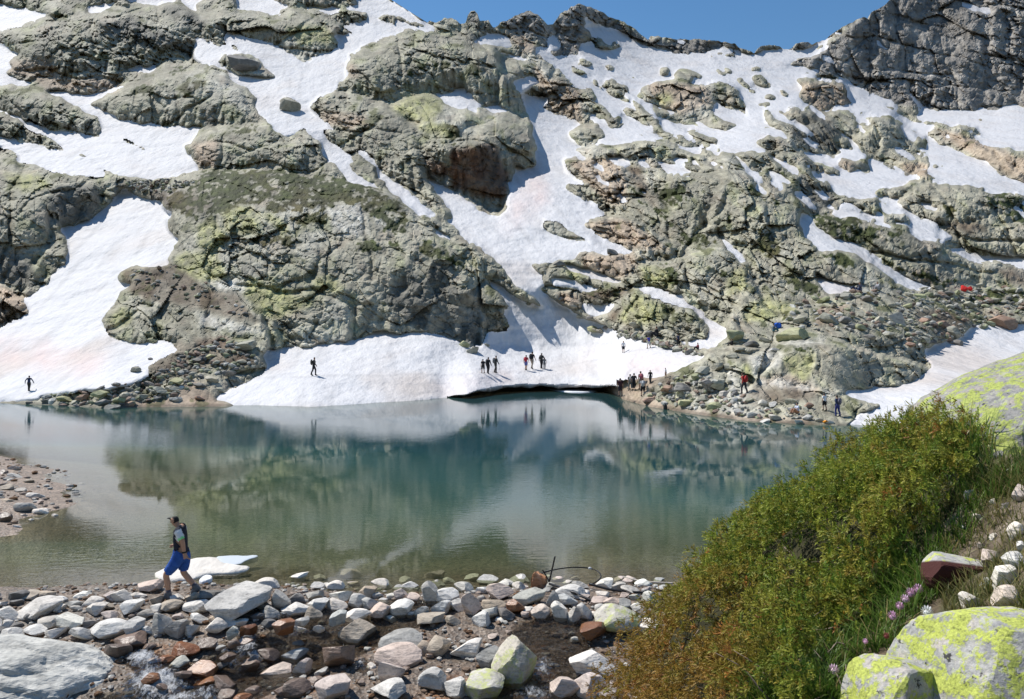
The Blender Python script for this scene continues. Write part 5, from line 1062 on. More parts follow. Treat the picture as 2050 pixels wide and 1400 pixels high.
L = RNG.uniform(0.032, 0.062, ns)
cc = fbm(JP / 0.55, 3, 181); tipc = fbm(JP / 0.16, 2, 185); spx, spy = to_px(org)
brown = np.clip(0.10 + 0.9 * cc + 0.55 * sstep(1050, 1400, spy) * sstep(1700, 1300, spx) + 0.22 * sstep(1560, 1350, spx) + 0.6 * tipc, 0, 1)
g1 = np.array([0.085, 0.165, 0.018]); g2 = np.array([0.34, 0.36, 0.05]); o1 = np.array([0.42, 0.19, 0.05])
scol = g1 + (g2 - g1) * RNG.random((ns, 1)); dead = RNG.random(ns) < brown * 0.10
scol = scol + (np.array([0.38, 0.215, 0.045]) - scol) * np.clip(brown + RNG.normal(0, 0.2, ns), 0, 0.95)[:, None]
scol = np.where(dead[:, None], o1 * RNG.uniform(0.55, 1.15, (ns, 1)), scol) * (1 - 0.25 * brown[:, None] * ~dead[:, None])
NN = 30
V = np.empty((ns, NN, 3, 3), np.float32); CV = np.empty((ns, NN, 3, 3), np.float32)
for q in range(NN):
    fq = (q + 0.5) / NN; ang = q * 2.4 + RNG.uniform(0, 6.28, ns)
    br = q % 3; sb = (0.0, 0.62, -0.62)[br]; d_ = d + t * sb; d_ = d_ / np.linalg.norm(d_, axis=1, keepdims=True); fb = (q // 3 + 0.5) / (NN / 3)
    bpt = org + d * (L * (0.0, 0.30, 0.45)[br])[:, None] + d_ * (L * fb * (1.0, 0.62, 0.55)[br])[:, None]
    rad = s * np.cos(ang)[:, None] + t * np.sin(ang)[:, None]
    nd = d_ * 0.75 + rad * (0.85 - 0.35 * fq) ; nd /= np.linalg.norm(nd, axis=1, keepdims=True)
    side = np.cross(nd, d); side /= np.linalg.norm(side, axis=1, keepdims=True) + 1e-6
    ln = RNG.uniform(0.009, 0.014, ns); w = 0.0021 + 0.0008 * RNG.random(ns)
    V[:, q, 0] = bpt - side * w[:, None]; V[:, q, 1] = bpt + side * w[:, None]; V[:, q, 2] = bpt + nd * ln[:, None]
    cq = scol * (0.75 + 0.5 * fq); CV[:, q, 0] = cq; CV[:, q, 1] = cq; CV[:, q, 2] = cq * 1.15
def leaf_material(name, rough=0.55, trans=0.25):
    m, nt, out = nodes(name); at = N(nt, 'ShaderNodeAttribute', attribute_name='Col')
    p = N(nt, 'ShaderNodeBsdfPrincipled'); p.inputs['Roughness'].default_value = rough; p.inputs['Specular IOR Level'].default_value = 0.3
    nt.links.new(at.outputs['Color'], p.inputs['Base Color'])
    tl = N(nt, 'ShaderNodeBsdfTranslucent'); nt.links.new(at.outputs['Color'], tl.inputs['Color'])
    mx = N(nt, 'ShaderNodeMixShader'); mx.inputs[0].default_value = trans
    nt.links.new(p.outputs[0], mx.inputs[1]); nt.links.new(tl.outputs[0], mx.inputs[2]); nt.links.new(mx.outputs[0], out.inputs['Surface']); return m
M_LEAF = leaf_material('needle_leaf', 0.55, 0.36); M_GRASS = leaf_material('grass_leaf', 0.45, 0.35)
jun = empty('juniper_bush', (1.0, 3.6, 4.4)); tag(jun, 'low spreading juniper with green and rusty orange sprays on the bank', 'juniper bush')
print('sprigs', ns)
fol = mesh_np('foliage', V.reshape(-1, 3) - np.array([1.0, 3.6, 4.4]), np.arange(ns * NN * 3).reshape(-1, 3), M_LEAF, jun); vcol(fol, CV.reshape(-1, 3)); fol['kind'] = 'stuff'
def tube_bm(bm, pts, r0, r1, seg=5):
    rings = []
    for i, p in enumerate(pts):
        a = pts[min(i + 1, len(pts) - 1)] - pts[max(i - 1, 0)]; a.normalize()
        u = a.orthogonal().normalized(); w = a.cross(u); r = r0 + (r1 - r0) * i / max(1, len(pts) - 1)
        rings.append([bm.verts.new(p + (u * math.cos(6.2832 * k / seg) + w * math.sin(6.2832 * k / seg)) * r) for k in range(seg)])
    for a, b in zip(rings, rings[1:]):
        for k in range(seg): bm.faces.new((a[k], a[(k + 1) % seg], b[(k + 1) % seg], b[k]))
    bm.faces.new(rings[0][::-1]); bm.faces.new(rings[-1])
def plain(name, col, rough=0.7, var=0.25, scale=30):
    m, nt, out = nodes(name); ge = N(nt, 'ShaderNodeNewGeometry'); a = noise_n(nt, ge.outputs['Position'], scale, 4, 0.6)
    c = ramp(nt, a, [(0.3, tuple(x * (1 - var) for x in col)), (0.7, tuple(min(1, x * (1 + var)) for x in col))])
    pbsdf(nt, out, c, rough, bump(nt, a, 0.3, 0.3 / scale)); return m
M_TWIG = plain('grey_bark', (0.20, 0.155, 0.12), 0.8, 0.4, 60)
bm = bmesh.new()
for q in range(110):
    px, py = random.uniform(1330, 1720), random.uniform(1180, 1420) if q < 70 else random.uniform(950, 1180)
    b = bank_hit([px], [py], 0.03)[0]
    if np.isnan(b[0]): continue
    v = Vector((random.uniform(-1, 0.2), random.uniform(-0.9, 0.3), random.uniform(-0.1, 0.7))).normalized(); p = Vector(b); pts = []
    for i in range(6): pts.append(p.copy()); p = p + v * random.uniform(0.02, 0.05); v = (v + Vector((random.gauss(0, 0.3), random.gauss(0, 0.3), random.gauss(0, 0.2)))).normalized()
    tube_bm(bm, [x - Vector((1.0, 3.6, 4.4)) for x in pts], random.uniform(0.002, 0.005), 0.001)
bm_obj('stems', bm, M_TWIG, jun)['kind'] = 'stuff'

# -- grass
def blades(org, length, width, lean, cols, name, label=None):
    n = len(org); a = RNG.uniform(0, 6.283, n); dirh = np.stack([np.cos(a), np.sin(a), 0 * a], 1); side = np.stack([-np.sin(a + RNG.normal(0, 0.5, n)), np.cos(a), 0 * a], 1)
    SEG = 4; V = np.empty((n, SEG + 1, 2, 3), np.float32); C = np.empty((n, SEG + 1, 2, 3), np.float32)
    bend = lean * RNG.uniform(0.3, 1.3, n); up = np.array([[-0.12, -0.05, 1.0]])
    for i in range(SEG + 1):
        f = i / SEG; c = org + up * (length * (f - 0.28 * bend * f * f))[:, None] + dirh * (length * bend * 0.75 * f * f)[:, None]
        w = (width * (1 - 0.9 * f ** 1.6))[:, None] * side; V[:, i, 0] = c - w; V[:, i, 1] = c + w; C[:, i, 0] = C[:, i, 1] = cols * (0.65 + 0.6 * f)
    base = (np.arange(n) * (SEG + 1) * 2)[:, None]; F_ = []
    for i in range(SEG): F_.append(base + np.array([[2 * i, 2 * i + 1, 2 * i + 3, 2 * i + 2]]))
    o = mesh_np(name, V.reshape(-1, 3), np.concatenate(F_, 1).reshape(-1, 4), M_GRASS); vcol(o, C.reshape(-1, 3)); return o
def scatter_px(txt, n):
    p = outline(txt); q = np.stack([RNG.uniform(p[:, 0].min(), p[:, 0].max(), n * 3), RNG.uniform(p[:, 1].min(), p[:, 1].max(), n * 3)], 1)
    q = q[inside(p, q[:, 0], q[:, 1])][:n]; h = bank_hit(q[:, 0], q[:, 1]); return h[~np.isnan(h[:, 0])]
parts_o, parts_l, parts_w, parts_b, parts_c = [], [], [], [], []
def add_grass(txt, n, l0, l1, w, lean, c0, c1, clump=0.0):
    o = scatter_px(txt, n)
    if clump: kk = pnoise(o / clump, 191) > RNG.uniform(-0.5, 0.35, len(o)); o = o[kk]
    n = len(o); parts_o.append(o - np.array([[0, 0, 0.02]])); parts_l.append(RNG.uniform(l0, l1, n)); parts_w.append(w * RNG.uniform(0.6, 1.3, n)); parts_b.append(np.full(n, lean))
    cg = np.array(c0) + (np.array(c1) - np.array(c0)) * RNG.random((n, 1)); cg[RNG.random(n) < 0.07] = (0.30, 0.24, 0.10); parts_c.append(cg)
G1, G2, G3 = (0.05, 0.12, 0.016), (0.15, 0.23, 0.035), (0.26, 0.22, 0.09)
add_grass('X 1620,930 1700,880 1830,840 1960,840 1990,920 1860,960 1700,970', 4200, 0.20, 0.38, 0.0038, 0.6, G1, G2, 0.18)
add_grass('X 1590,960 1640,900 1760,930 1800,1000 1700,1030', 900, 0.18, 0.32, 0.003, 0.9, G1, G2, 0.14)
add_grass('X 1760,1100 1850,1000 1960,920 2060,900 2060,980 1960,1060 1900,1140 1800,1150', 2600, 0.05, 0.13, 0.0026, 0.8, G1, G2, 0.12)
add_grass('X 1490,1420 1560,1330 1640,1220 1720,1120 1790,1100 1880,1200 1830,1240 1790,1300 1700,1330 1680,1420', 7200, 0.06, 0.17, 0.0022, 1.0, G1, G2, 0.16)
add_grass('X 1860,1180 2060,1160 2060,1240 1900,1230', 1400, 0.04, 0.11, 0.002, 0.9, (0.07, 0.11, 0.02), G3, 0.1)
add_grass('X 1330,1180 1500,1010 1660,900 1860,860 1900,960 1700,1150 1500,1330', 420, 0.10, 0.22, 0.0022, 1.1, G2, G3)
add_grass('X 1880,1000 2070,940 2070,1220 1860,1190', 3400, 0.04, 0.11, 0.002, 1.0, (0.08, 0.12, 0.02), G3, 0.09)
add_grass('X 1950,850 2070,850 2070,1010 1930,980', 2400, 0.05, 0.14, 0.0025, 0.8, G1, G3, 0.12)
grass = blades(np.concatenate(parts_o), np.concatenate(parts_l), np.concatenate(parts_w), np.concatenate(parts_b), np.concatenate(parts_c), 'grass'); tag(grass, kind='stuff')
# broad lily-like leaves on the crest
o = scatter_px('X 1690,900 1760,870 1870,850 1900,900 1760,940', 260); lv = blades(o, RNG.uniform(0.24, 0.36, len(o)), np.full(len(o), 0.008), np.full(len(o), 0.55), np.array(G1) + (np.array((0.10, 0.2, 0.03)) - np.array(G1)) * RNG.random((len(o), 1)), 'broad_grass'); tag(lv, kind='stuff')
# seeding grass stalks against the lake
M_STALK = plain('dry_stalk', (0.27, 0.20, 0.11)); M_SEED = plain('seed_head', (0.22, 0.13, 0.075))
for q, (px, py) in enumerate([(1545, 990), (1580, 965), (1602, 950), (1640, 935), (1655, 900), (1690, 890), (1560, 985), (1740, 880), (1800, 870), (1830, 860), (1510, 1030), (1620, 930)]):
    b = bank_hit([px], [py], 0.0)[0]
    if np.isnan(b[0]): continue
    st = empty('grass_stalk', b); ln = random.uniform(0.22, 0.34); lean = Vector((random.uniform(-0.55, -0.05), random.uniform(-0.1, 0.1), 1)).normalized(); bm = bmesh.new()
    pts = [lean * (ln * i / 6) + Vector((-0.05 * (i / 6) ** 2, 0, -0.02 * (i / 6) ** 2)) for i in range(7)]; tube_bm(bm, pts, 0.0013, 0.0007, 4); bm_obj('stem', bm, M_STALK, st)
    bm = bmesh.new()
    for i in range(9):
        c = pts[-1] + (pts[-1] - pts[-2]).normalized() * (0.008 * i - 0.03) + Vector((random.gauss(0, 0.006), random.gauss(0, 0.006), random.gauss(0, 0.004)))
        bmesh.ops.create_icosphere(bm, subdivisions=1, radius=0.0045, matrix=Matrix.Translation(c) @ Matrix.Diagonal((1, 1, 1.9, 1)))
    bm_obj('seed_head', bm, M_SEED, st)
    tag(st, '%s dry grass stalk with a seed head rising over the juniper' % ['leftmost', 'second from left', 'third from left', 'fourth from left', 'fifth from left', 'sixth from left', 'seventh from left', 'eighth from left', 'ninth from left', 'tenth from left', 'eleventh from left', 'rightmost'][sorted(range(12), key=lambda i: [1545, 1580, 1602, 1640, 1655, 1690, 1560, 1740, 1800, 1830, 1510, 1620][i]).index(q)], 'grass stalk', 'seeding grass stalks on the bank')
# -- flowers
M_PINK = plain('clover_petals', (0.66, 0.38, 0.55), 0.6, 0.35, 120); M_PALE = plain('pale_petals', (0.72, 0.50, 0.62), 0.6, 0.3, 120); M_ORANGE = plain('orange_petals', (0.80, 0.28, 0.02), 0.6, 0.2, 120); M_STEM = plain('green_stem', (0.08, 0.13, 0.03)); M_RED = plain('dark_red_petals', (0.22, 0.05, 0.05), 0.6, 0.3, 90); M_WHITE = plain('white_petals', (0.75, 0.75, 0.72), 0.6, 0.1, 90)
def flower(px, py, size, mat, label, kind='clover_flower', stem=0.07):
    b = bank_hit([px], [py], stem)[0]
    if np.isnan(b[0]): return
    r = size * b[1] / F / 2; fl = empty(kind, (b[0], b[1], b[2] - stem)); bm = bmesh.new(); top = Vector((0, 0, stem))
    for i in range(46):
        z = 1 - 1.5 * (i + 0.5) / 46; a = i * 2.4; rr = math.sqrt(max(0, 1 - z * z)); dn = Vector((rr * math.cos(a), rr * math.sin(a), z)); c = top + dn * r * 0.55
        u = dn.orthogonal().normalized(); w = dn.cross(u); tip = dn * r * 0.55 + Vector((0, 0, 0.3 * r))
        vs = [bm.verts.new(c - u * r * 0.12), bm.verts.new(c + tip * 0.6 + w * r * 0.13), bm.verts.new(c + tip), bm.verts.new(c + tip * 0.6 - w * r * 0.13)]; bm.faces.new(vs)
    bmesh.ops.create_icosphere(bm, subdivisions=2, radius=r * 0.6, matrix=Matrix.Translation(top)); bm_obj('flower_head', bm, mat, fl, False)
    bm = bmesh.new(); tube_bm(bm, [Vector((0.01 * math.sin(i), 0, stem * i / 4)) for i in range(5)], 0.0016, 0.0012, 5); bm_obj('stem', bm, M_STEM, fl)
    tag(fl, label, 'flower', 'flowers on the bank')
flower(1693, 966, 24, M_PALE, 'pale pink clover head alone high on the juniper')
flower(1838, 1182, 20, M_PINK, 'pink clover head at the top of the slanting row'); flower(1824, 1190, 20, M_PINK, 'pink clover head second from the top of the slanting row'); flower(1812, 1202, 18, M_PALE, 'pale clover head in the middle of the slanting row'); flower(1801, 1216, 18, M_PINK, 'pink clover head below the middle of the slanting row'); flower(1787, 1236, 20, M_PINK, 'dark pink clover head at the foot of the slanting row')
flower(1669, 1344, 22, M_PALE, 'pale pink clover head low in the grass left of the lichen boulders'); flower(1732, 1286, 12, M_PINK, 'tiny pink clover bud in the grass above the lichen boulders')
flower(1691, 1227, 13, M_ORANGE, 'small orange flower in the grass below the juniper', 'orange_flower'); flower(1774, 1275, 13, M_RED, 'dark red seed head in the grass beside the lichen boulder', 'red_seed_head'); flower(1856, 1228, 24, M_WHITE, 'white flower just above the big lichen boulder', 'white_flower', 0.04)
# -- lichen boulders and loose white stones on the bank
M_LICH = None
def lichen_rock(name, scale, lcol, amount, dim=1.0):
    m, nt, out = nodes(name); ge = N(nt, 'ShaderNodeNewGeometry'); v = ge.outputs['Position']
    a = noise_n(nt, v, scale, 5, 0.6); b = noise_n(nt, v, scale * 6, 5, 0.7); l = noise_n(nt, v, scale * 1.3, 7, 0.62); l3 = noise_n(nt, v, scale * 8, 4, 0.65); k = noise_n(nt, v, scale * 1.9, 6, 0.65)
    c = ramp(nt, a, [(0.32, (0.28, 0.275, 0.27)), (0.5, (0.45, 0.435, 0.41)), (0.66, (0.55, 0.49, 0.43))])
    c = mixc(nt, 1.0, c, ramp(nt, b, [(0.3, (0.65 * dim, 0.65 * dim, 0.65 * dim)), (0.6, (1.08 * dim, 1.08 * dim, 1.08 * dim))]), 'MULTIPLY')
    c = mixc(nt, ramp(nt, k, [(0.60, (0, 0, 0)), (0.64, (1, 1, 1))]), c, (0.06, 0.058, 0.055))
    l9 = N(nt, 'ShaderNodeMath', operation='MULTIPLY_ADD'); nt.links.new(l3, l9.inputs[0]); l9.inputs[1].default_value = 0.35; nt.links.new(l, l9.inputs[2]); lf = ramp(nt, l9.outputs[0], [(0.70 - amount, (0, 0, 0)), (0.78 - amount, (0.92, 0.92, 0.92))])
    pal = noise_n(nt, v, scale * 2.6, 5, 0.65); c = mixc(nt, ramp(nt, pal, [(0.52, (0, 0, 0)), (0.60, (0.6, 0.6, 0.6))]), c, (0.50, 0.52, 0.36)); lc = ramp(nt, l3, [(0.33, tuple(x * 0.38 for x in lcol)), (0.45, tuple(x * 0.85 for x in lcol)), (0.68, tuple(min(1, x * 1.25) for x in lcol))])
    c = mixc(nt, lf, c, lc); nb = bump(nt, b, 0.6, 0.12 / scale); nb = bump(nt, lf, 0.35, 0.05 / scale, nb)
    pbsdf(nt, out, c, 0.8, nb, 0.25); return m
M_LICH = lichen_rock('yellow_lichen_rock', 15.0, (0.46, 0.51, 0.09), 0.075); M_LICH2 = lichen_rock('lichen_crag_rock', 8.5, (0.36, 0.41, 0.09), 0.05, 0.66)
def bank_rock(name, px, py, d, size, rot, mat, label, seed, sub=5, cuts=8, rough=0.07):
    bm = stone_bm(seed, sub, cuts, rough); vs = np.array([v.co for v in bm.verts], np.float32); vs = np.sign(vs) * np.abs(vs) ** 0.78; vs *= (1 + 0.035 * fbm(vs * 7, 4, seed + 5))[:, None]
    for v, p in zip(bm.verts, vs): v.co = p
    o = bm_obj(name, bm, mat, None, False); o.scale = size; o.rotation_euler = rot; o.location = ((px - CX) / F * d, d, EYE + (HY - py) / F * d); tag(o, label, 'boulder', 'boulders on the bank'); return o
bank_rock('lichen_boulder', 2035, 1390, 2.15, (0.285, 0.24, 0.21), (0.15, -0.06, 0.12), M_LICH, 'big grey boulder with bright yellow lichen in the lower right corner', 401)
bank_rock('lichen_boulder', 1800, 1425, 2.2, (0.125, 0.12, 0.145), (0.0, 0.15, 0.2), M_LICH, 'smaller yellow lichen boulder left of the big corner boulder', 402)
bank_rock('lichen_crag', 2165, 872, 4.5, (0.90, 0.7, 0.47), (0.05, -0.30, 0.15), M_LICH2, 'broad sloping boulder with yellow-green lichen above the grass at right', 403, 6, 7, 0.06)
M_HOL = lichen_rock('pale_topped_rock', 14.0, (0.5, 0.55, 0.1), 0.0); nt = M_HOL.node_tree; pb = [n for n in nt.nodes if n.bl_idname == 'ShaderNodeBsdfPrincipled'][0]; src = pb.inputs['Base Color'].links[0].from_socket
tco = N(nt, 'ShaderNodeTexCoord'); sx_ = N(nt, 'ShaderNodeSeparateXYZ'); nt.links.new(tco.outputs['Object'], sx_.inputs[0]); nt.links.new(mixc(nt, ramp(nt, sx_.outputs[2], [(0.30, (1, 1, 1)), (0.40, (0, 0, 0))]), src, (0.06, 0.018, 0.015)), pb.inputs['Base Color'])  # reddish underside, its colour darkened to paint in the shade of a hollow
c_ = bank_rock('hollow_rock', 1912, 1146, 2.70, (0.105, 0.09, 0.066), (-0.35, 0.10, -0.2), M_HOL, 'small rock with a dark reddish hollow underside and pale top', 404, 4)
hb = bank_hit([1912], [1185])[0]
for q, (px, py, w) in enumerate([(1985, 1130, 44), (2030, 1140, 50), (2015, 1165, 70), (2045, 1000, 40), (2015, 1020, 26), (1960, 1040, 24), (1940, 1000, 30), (2040, 1075, 46), (1990, 1080, 24), (1975, 1175, 34), (2020, 1215, 60), (1945, 1215, 46), (2048, 1105, 30), (1930, 1060, 16), (1990, 1010, 20), (1965, 1098, 18)]):
    b = bank_hit([px], [py])[0]
    if np.isnan(b[0]): continue
    lay(px, py, w * 0.9, w * 0.95, random.choice(['white', 'white', 'pale', 'pink']), Vector(b), 'bank_stone', 0.3, 0.3, random.choice(STONES))
name_all([r for r in RECS if r[0].name.startswith('bank_stone')], [('the hollow reddish rock', 1905, 1150), ('the broad lichen boulder', 2020, 860), ('the corner lichen boulder', 1960, 1240)], 'stone', 'pale stones on the bank')
# ------------------------------------------------------------------ boulders on the headland and the far shores
SM['bould'] = stone_material('headland_granite', (0.33, 0.325, 0.265), (0.43, 0.42, 0.36), scale=1.6)
SM['green'] = stone_material('lichen_green_granite', (0.33, 0.34, 0.20), (0.42, 0.42, 0.28), scale=1.6)
SM['light'] = stone_material('bleached_granite', (0.46, 0.45, 0.42), (0.55, 0.54, 0.50), scale=1.6)
SM['ruddy'] = stone_material('ruddy_granite', (0.30, 0.20, 0.15), (0.40, 0.29, 0.23), scale=1.6)
SM['slate'] = stone_material('dark_grey_granite', (0.19, 0.185, 0.175), (0.28, 0.275, 0.26), scale=1.6)
COLW.update(bould='grey-green', green='lichen-green', light='bleached', ruddy='ruddy', slate='dark grey')
FAR = []
def far(px, py, w, h, mat, tilt=0.3, mesh=None, label=None, rz=None):
    p = Vector(ground_at(px, py + 0.3 * h)[0]); n = len(RECS)
    o = lay(px, py, w, h, mat, p, 'boulder', 0.25, tilt, mesh or random.choice(SMALL if w < 22 else STONES), rz); FAR.append(RECS[-1])
    if label: o['label'] = label
    return o
far(1585, 668, 62, 40, 'green', 0.1, STONES[2], 'flat lichen-green slab boulder beside the blue backpack'); far(1798, 638, 44, 38, 'light', 0.2, None, 'bleached pale boulder in the middle of the headland top'); far(2008, 640, 54, 38, 'ruddy', 0.1, None, 'big ruddy boulder above the right snow ramp'); far(1600, 755 - 8, 0.1, 0.1, 'bould') if False else None
for t in '1435 768 34 24 bould|1370 775 40 22 slate|1406 741 30 20 bould|1395 752 26 16 green|1437 736 22 22 bould|1449 790 24 20 light|1404 797 28 18 bould|1372 806 34 20 green|1433 810 38 24 green|1527 806 16 14 light|1547 808 18 10 light|1583 801 24 16 bould|1509 831 28 12 light|1552 835 26 14 light|1585 820 18 14 light|1617 835 22 12 light|1300 800 30 14 ruddy|1340 780 34 16 ruddy|1415 770 26 22 slate|1460 735 22 16 bould|1660 845 18 12 light|1480 822 22 10 light|1530 845 24 10 light|1600 846 24 9 light|1640 840 18 12 bould|1555 822 16 12 bould|1620 812 18 14 ruddy|1500 800 18 12 bould|1470 800 18 14 light|1889 647 30 20 ruddy|1915 685 24 18 slate|1898 679 22 12 ruddy|1906 661 30 28 bould|1690 591 30 18 bould|1735 600 24 16 slate|1650 600 26 16 green|1840 590 30 18 green|1880 575 24 14 bould|1900 585 22 12 slate|1940 610 28 18 bould|1990 600 24 14 bould|1760 640 22 18 bould|1720 655 24 16 green|1660 640 40 26 bould|1690 640 26 20 slate|1505 690 30 18 slate|1480 700 26 14 bould|1530 680 26 16 bould|1465 712 24 14 bould|1550 700 20 12 light|1850 680 26 16 bould|1820 690 22 14 ruddy|1780 668 24 14 bould|1740 672 26 14 slate|1850 640 24 16 ruddy|1960 570 24 12 bould|2030 580 26 14 green|1785 610 20 12 bould|1815 612 22 12 green|1600 640 30 20 bould|1470 670 40 30 green'.split('|'):
    a = t.split(); far(float(a[0]), float(a[1]), float(a[2]), float(a[3]), a[4])
# left shore
for t in '95 803 22 10 slate|130 799 30 14 green|165 795 26 14 ruddy|200 789 34 16 green|210 806 30 16 slate|238 802 24 16 green|258 806 22 16 ruddy|285 797 24 18 bould|225 817 34 8 slate|320 782 26 16 bould|345 775 28 16 bould|355 762 24 12 green|370 745 22 10 bould|400 770 24 14 slate|425 757 26 14 bould|300 768 20 14 slate|340 745 18 12 bould|420 715 26 10 green|395 720 22 12 slate|460 745 24 14 slate|485 722 22 12 bould|350 800 28 8 light|400 798 22 8 ruddy|440 780 20 8 bould|270 740 20 14 bould|302 718 10 6 slate|180 804 18 8 slate|60 806 14 5 slate|495 690 36 24 bould|150 806 20 8 bould|250 790 20 12 bould'.split('|'):
    a = t.split(); far(float(a[0]), float(a[1]), float(a[2]), float(a[3]), a[4])
# rocks lying on the snow and at its edges
for t in '490 128 60 40 slate|1225 505 26 14 slate|1120 527 24 16 slate|580 207 40 26 bould|945 700 26 18 bould|930 688 22 18 green|1190 660 30 14 green|1165 630 24 14 bould|1180 635 14 8 slate|1215 655 18 8 slate|975 690 12 8 bould|1330 690 22 12 slate|1355 700 24 12 bould|1380 706 22 10 slate|1300 665 22 12 slate|1270 650 20 10 bould'.split('|'):
    a = t.split(); far(float(a[0]), float(a[1]), float(a[2]), float(a[3]), a[4])
name_all(FAR, [('the hiker in the red jacket', 1490, 765), ('the blue backpack', 1555, 652), ('the flat lichen slab', 1585, 668), ('the red bundle', 1935, 577), ('the seated pair on the ridge', 1725, 575), ('the group at the outlet', 1275, 775), ('the white-shirted hiker by the shore', 1597, 815), ('the lone hiker at the left shore', 58, 770), ('the hiker on the snow trail', 628, 735), ('the right snow ramp', 1900, 720), ('the foot of the left snow tongue', 330, 715), ('the big dark cliff', 940, 640), ('the wide upper couloir', 1080, 480), ('the upper left snow gully', 560, 150), ('the outlet water', 1400, 840), ('the left shore water', 200, 825)], 'boulder', 'boulders around the lake')
# rubble between the boulders
rv, rf, rc = [], [], []; nb0 = 0
def rubble(txt, n, s0, s1):
    global nb0
    p = outline(txt); q = np.stack([RNG.uniform(p[:, 0].min(), p[:, 0].max(), n * 4), RNG.uniform(p[:, 1].min(), p[:, 1].max(), n * 4)], 1); q = q[inside(p, q[:, 0], q[:, 1])][:n]
    W = ground_at(q[:, 0], q[:, 1])
    for w in W:
        s = RNG.uniform(s0, s1) * w[1] / F; a = RNG.uniform(0, 6.28); c_, s_ = math.cos(a), math.sin(a); t_ = RNG.uniform(-0.5, 0.5)
        b = bv * np.array([s, s * RNG.uniform(0.5, 0.9), s * RNG.uniform(0.35, 0.7)]); b = np.stack([b[:, 0] * c_ - b[:, 1] * s_, b[:, 0] * s_ + b[:, 1] * c_, b[:, 2] + t_ * b[:, 0]], 1)
        rv.append(b + w + np.array([0, -0.2 * s, 0.25 * s])); rf.append(bf + nb0); nb0 += len(bv)
        rc.append(np.repeat(np.array([[(0.34, 0.33, 0.27), (0.45, 0.44, 0.40), (0.30, 0.31, 0.20), (0.26, 0.19, 0.15), (0.2, 0.195, 0.185)][RNG.integers(5)]]) * RNG.uniform(0.8, 1.2), len(bv), 0))
rubble('N 400,470 700,380 900,350 1400,340 2050,330 2100,480 1900,580 1500,700 1350,740 1000,620 700,640 400,620', 420, 3, 9)
rubble('M 150,700 400,560 600,480 1000,560 1200,800 1750,780 1760,900 1000,860 500,780', 190, 3, 8)
rubble('M 0,100 300,180 600,260 760,320 700,330 300,220 0,150', 200, 3, 8)
rubble('I 330,1200 700,1160 1200,1060 1500,880 1800,720 2100,850 2100,1000 1700,1050 1450,1200 1000,1290 400,1290', 300, 3, 9)
rubble('I 1050,180 1430,130 1950,400 2050,560 1700,480 1300,420', 60, 3, 7)
rubble('E 1000,470 1400,450 1600,480 1400,560 1100,540', 120, 2.5, 6)
o = mesh_np('rubble', np.concatenate(rv), np.concatenate(rf), M_ROCK); vcol(o, np.concatenate(rc)); tag(o, kind='stuff')

# ------------------------------------------------------------------ bent pole, hose and the upright orange-faced slab on the dam
M_BLACK = plain('black_plastic', (0.02, 0.02, 0.022), 0.4, 0.2); M_METAL = plain('bright_clamp', (0.6, 0.6, 0.6), 0.3, 0.1)
def P3(px, py, h):
    """point at height h above the water seen at a survey position"""
    d = (EYE - h) * F / (py - HY); return Vector(((px - CX) / F * d, d, h))
def at_d(px, py, d): return Vector(((px - CX) / F * d, d, EYE + (HY - py) / F * d))
def curve_tube(name, pts, r, mat, parent=None, seg=7, sub=5):
    out_ = []
    for i in range(len(pts) - 1):
        p0, p1, p2, p3 = pts[max(i - 1, 0)], pts[i], pts[i + 1], pts[min(i + 2, len(pts) - 1)]
        for k in range(sub):
            t = k / sub; out_.append(0.5 * ((2 * p1) + (p2 - p0) * t + (2 * p0 - 5 * p1 + 4 * p2 - p3) * t * t + (3 * p1 - p0 - 3 * p2 + p3) * t ** 3))
    out_.append(pts[-1]); bm = bmesh.new(); tube_bm(bm, out_, r, r, seg); return bm_obj(name, bm, mat, parent)
pl = empty('bent_pole', at_d(1098, 1170, 18.0)); b0 = Vector(pl.location)
curve_tube('pole', [at_d(1097, 1176, 18.0) - b0, at_d(1103, 1150, 18.0) - b0, at_d(1111, 1114, 18.0) - b0], 0.019, M_BLACK, pl)
curve_tube('pole', [at_d(1100, 1166, 18.05) - b0, at_d(1094, 1154, 18.05) - b0, at_d(1086, 1141, 18.05) - b0], 0.015, M_BLACK, pl)
tag(pl, 'thin black bent pole with a short side arm sticking out of the dam', 'pole')
hs = empty('black_hose', at_d(1120, 1140, 18.4)); b0 = Vector(hs.location)
curve_tube('hose', [at_d(*t) - b0 for t in [(1079, 1152, 18.3), (1090, 1146, 18.5), (1120, 1139, 18.7), (1150, 1136, 18.8), (1180, 1138, 18.8), (1198, 1145, 18.6), (1203, 1156, 18.3), (1192, 1166, 18.1), (1180, 1172, 18.0)]], 0.015, M_BLACK, hs)
bm = bmesh.new(); bmesh.ops.create_icosphere(bm, subdivisions=2, radius=0.032, matrix=Matrix.Translation(at_d(1181, 1138, 18.78) - b0) @ Matrix.Diagonal((1.3, 1, 1, 1))); bm_obj('clamp', bm, M_METAL, hs)
tag(hs, 'black hose looping over the shallows behind the dam with a bright clamp', 'hose')
for pts, lb in (([(1100, 1172, 17.7), (1125, 1180, 17.3), (1160, 1195, 16.9), (1200, 1212, 16.6), (1230, 1222, 16.4)], 'lower black hose lying across the dam stones'), ([(1180, 1172, 17.6), (1220, 1183, 17.4), (1260, 1188, 17.3), (1310, 1191, 17.3)], 'upper black hose running right towards the juniper')):
    curve = [at_d(x, y - 3, d) for x, y, d in pts]; b0 = curve[0].copy(); h2 = curve_tube('black_hose', [c - b0 for c in curve], 0.028, M_BLACK); h2.location = b0; tag(h2, lb, 'hose')
bm = bmesh.new(); q0 = at_d(1077, 1172, 17.9)
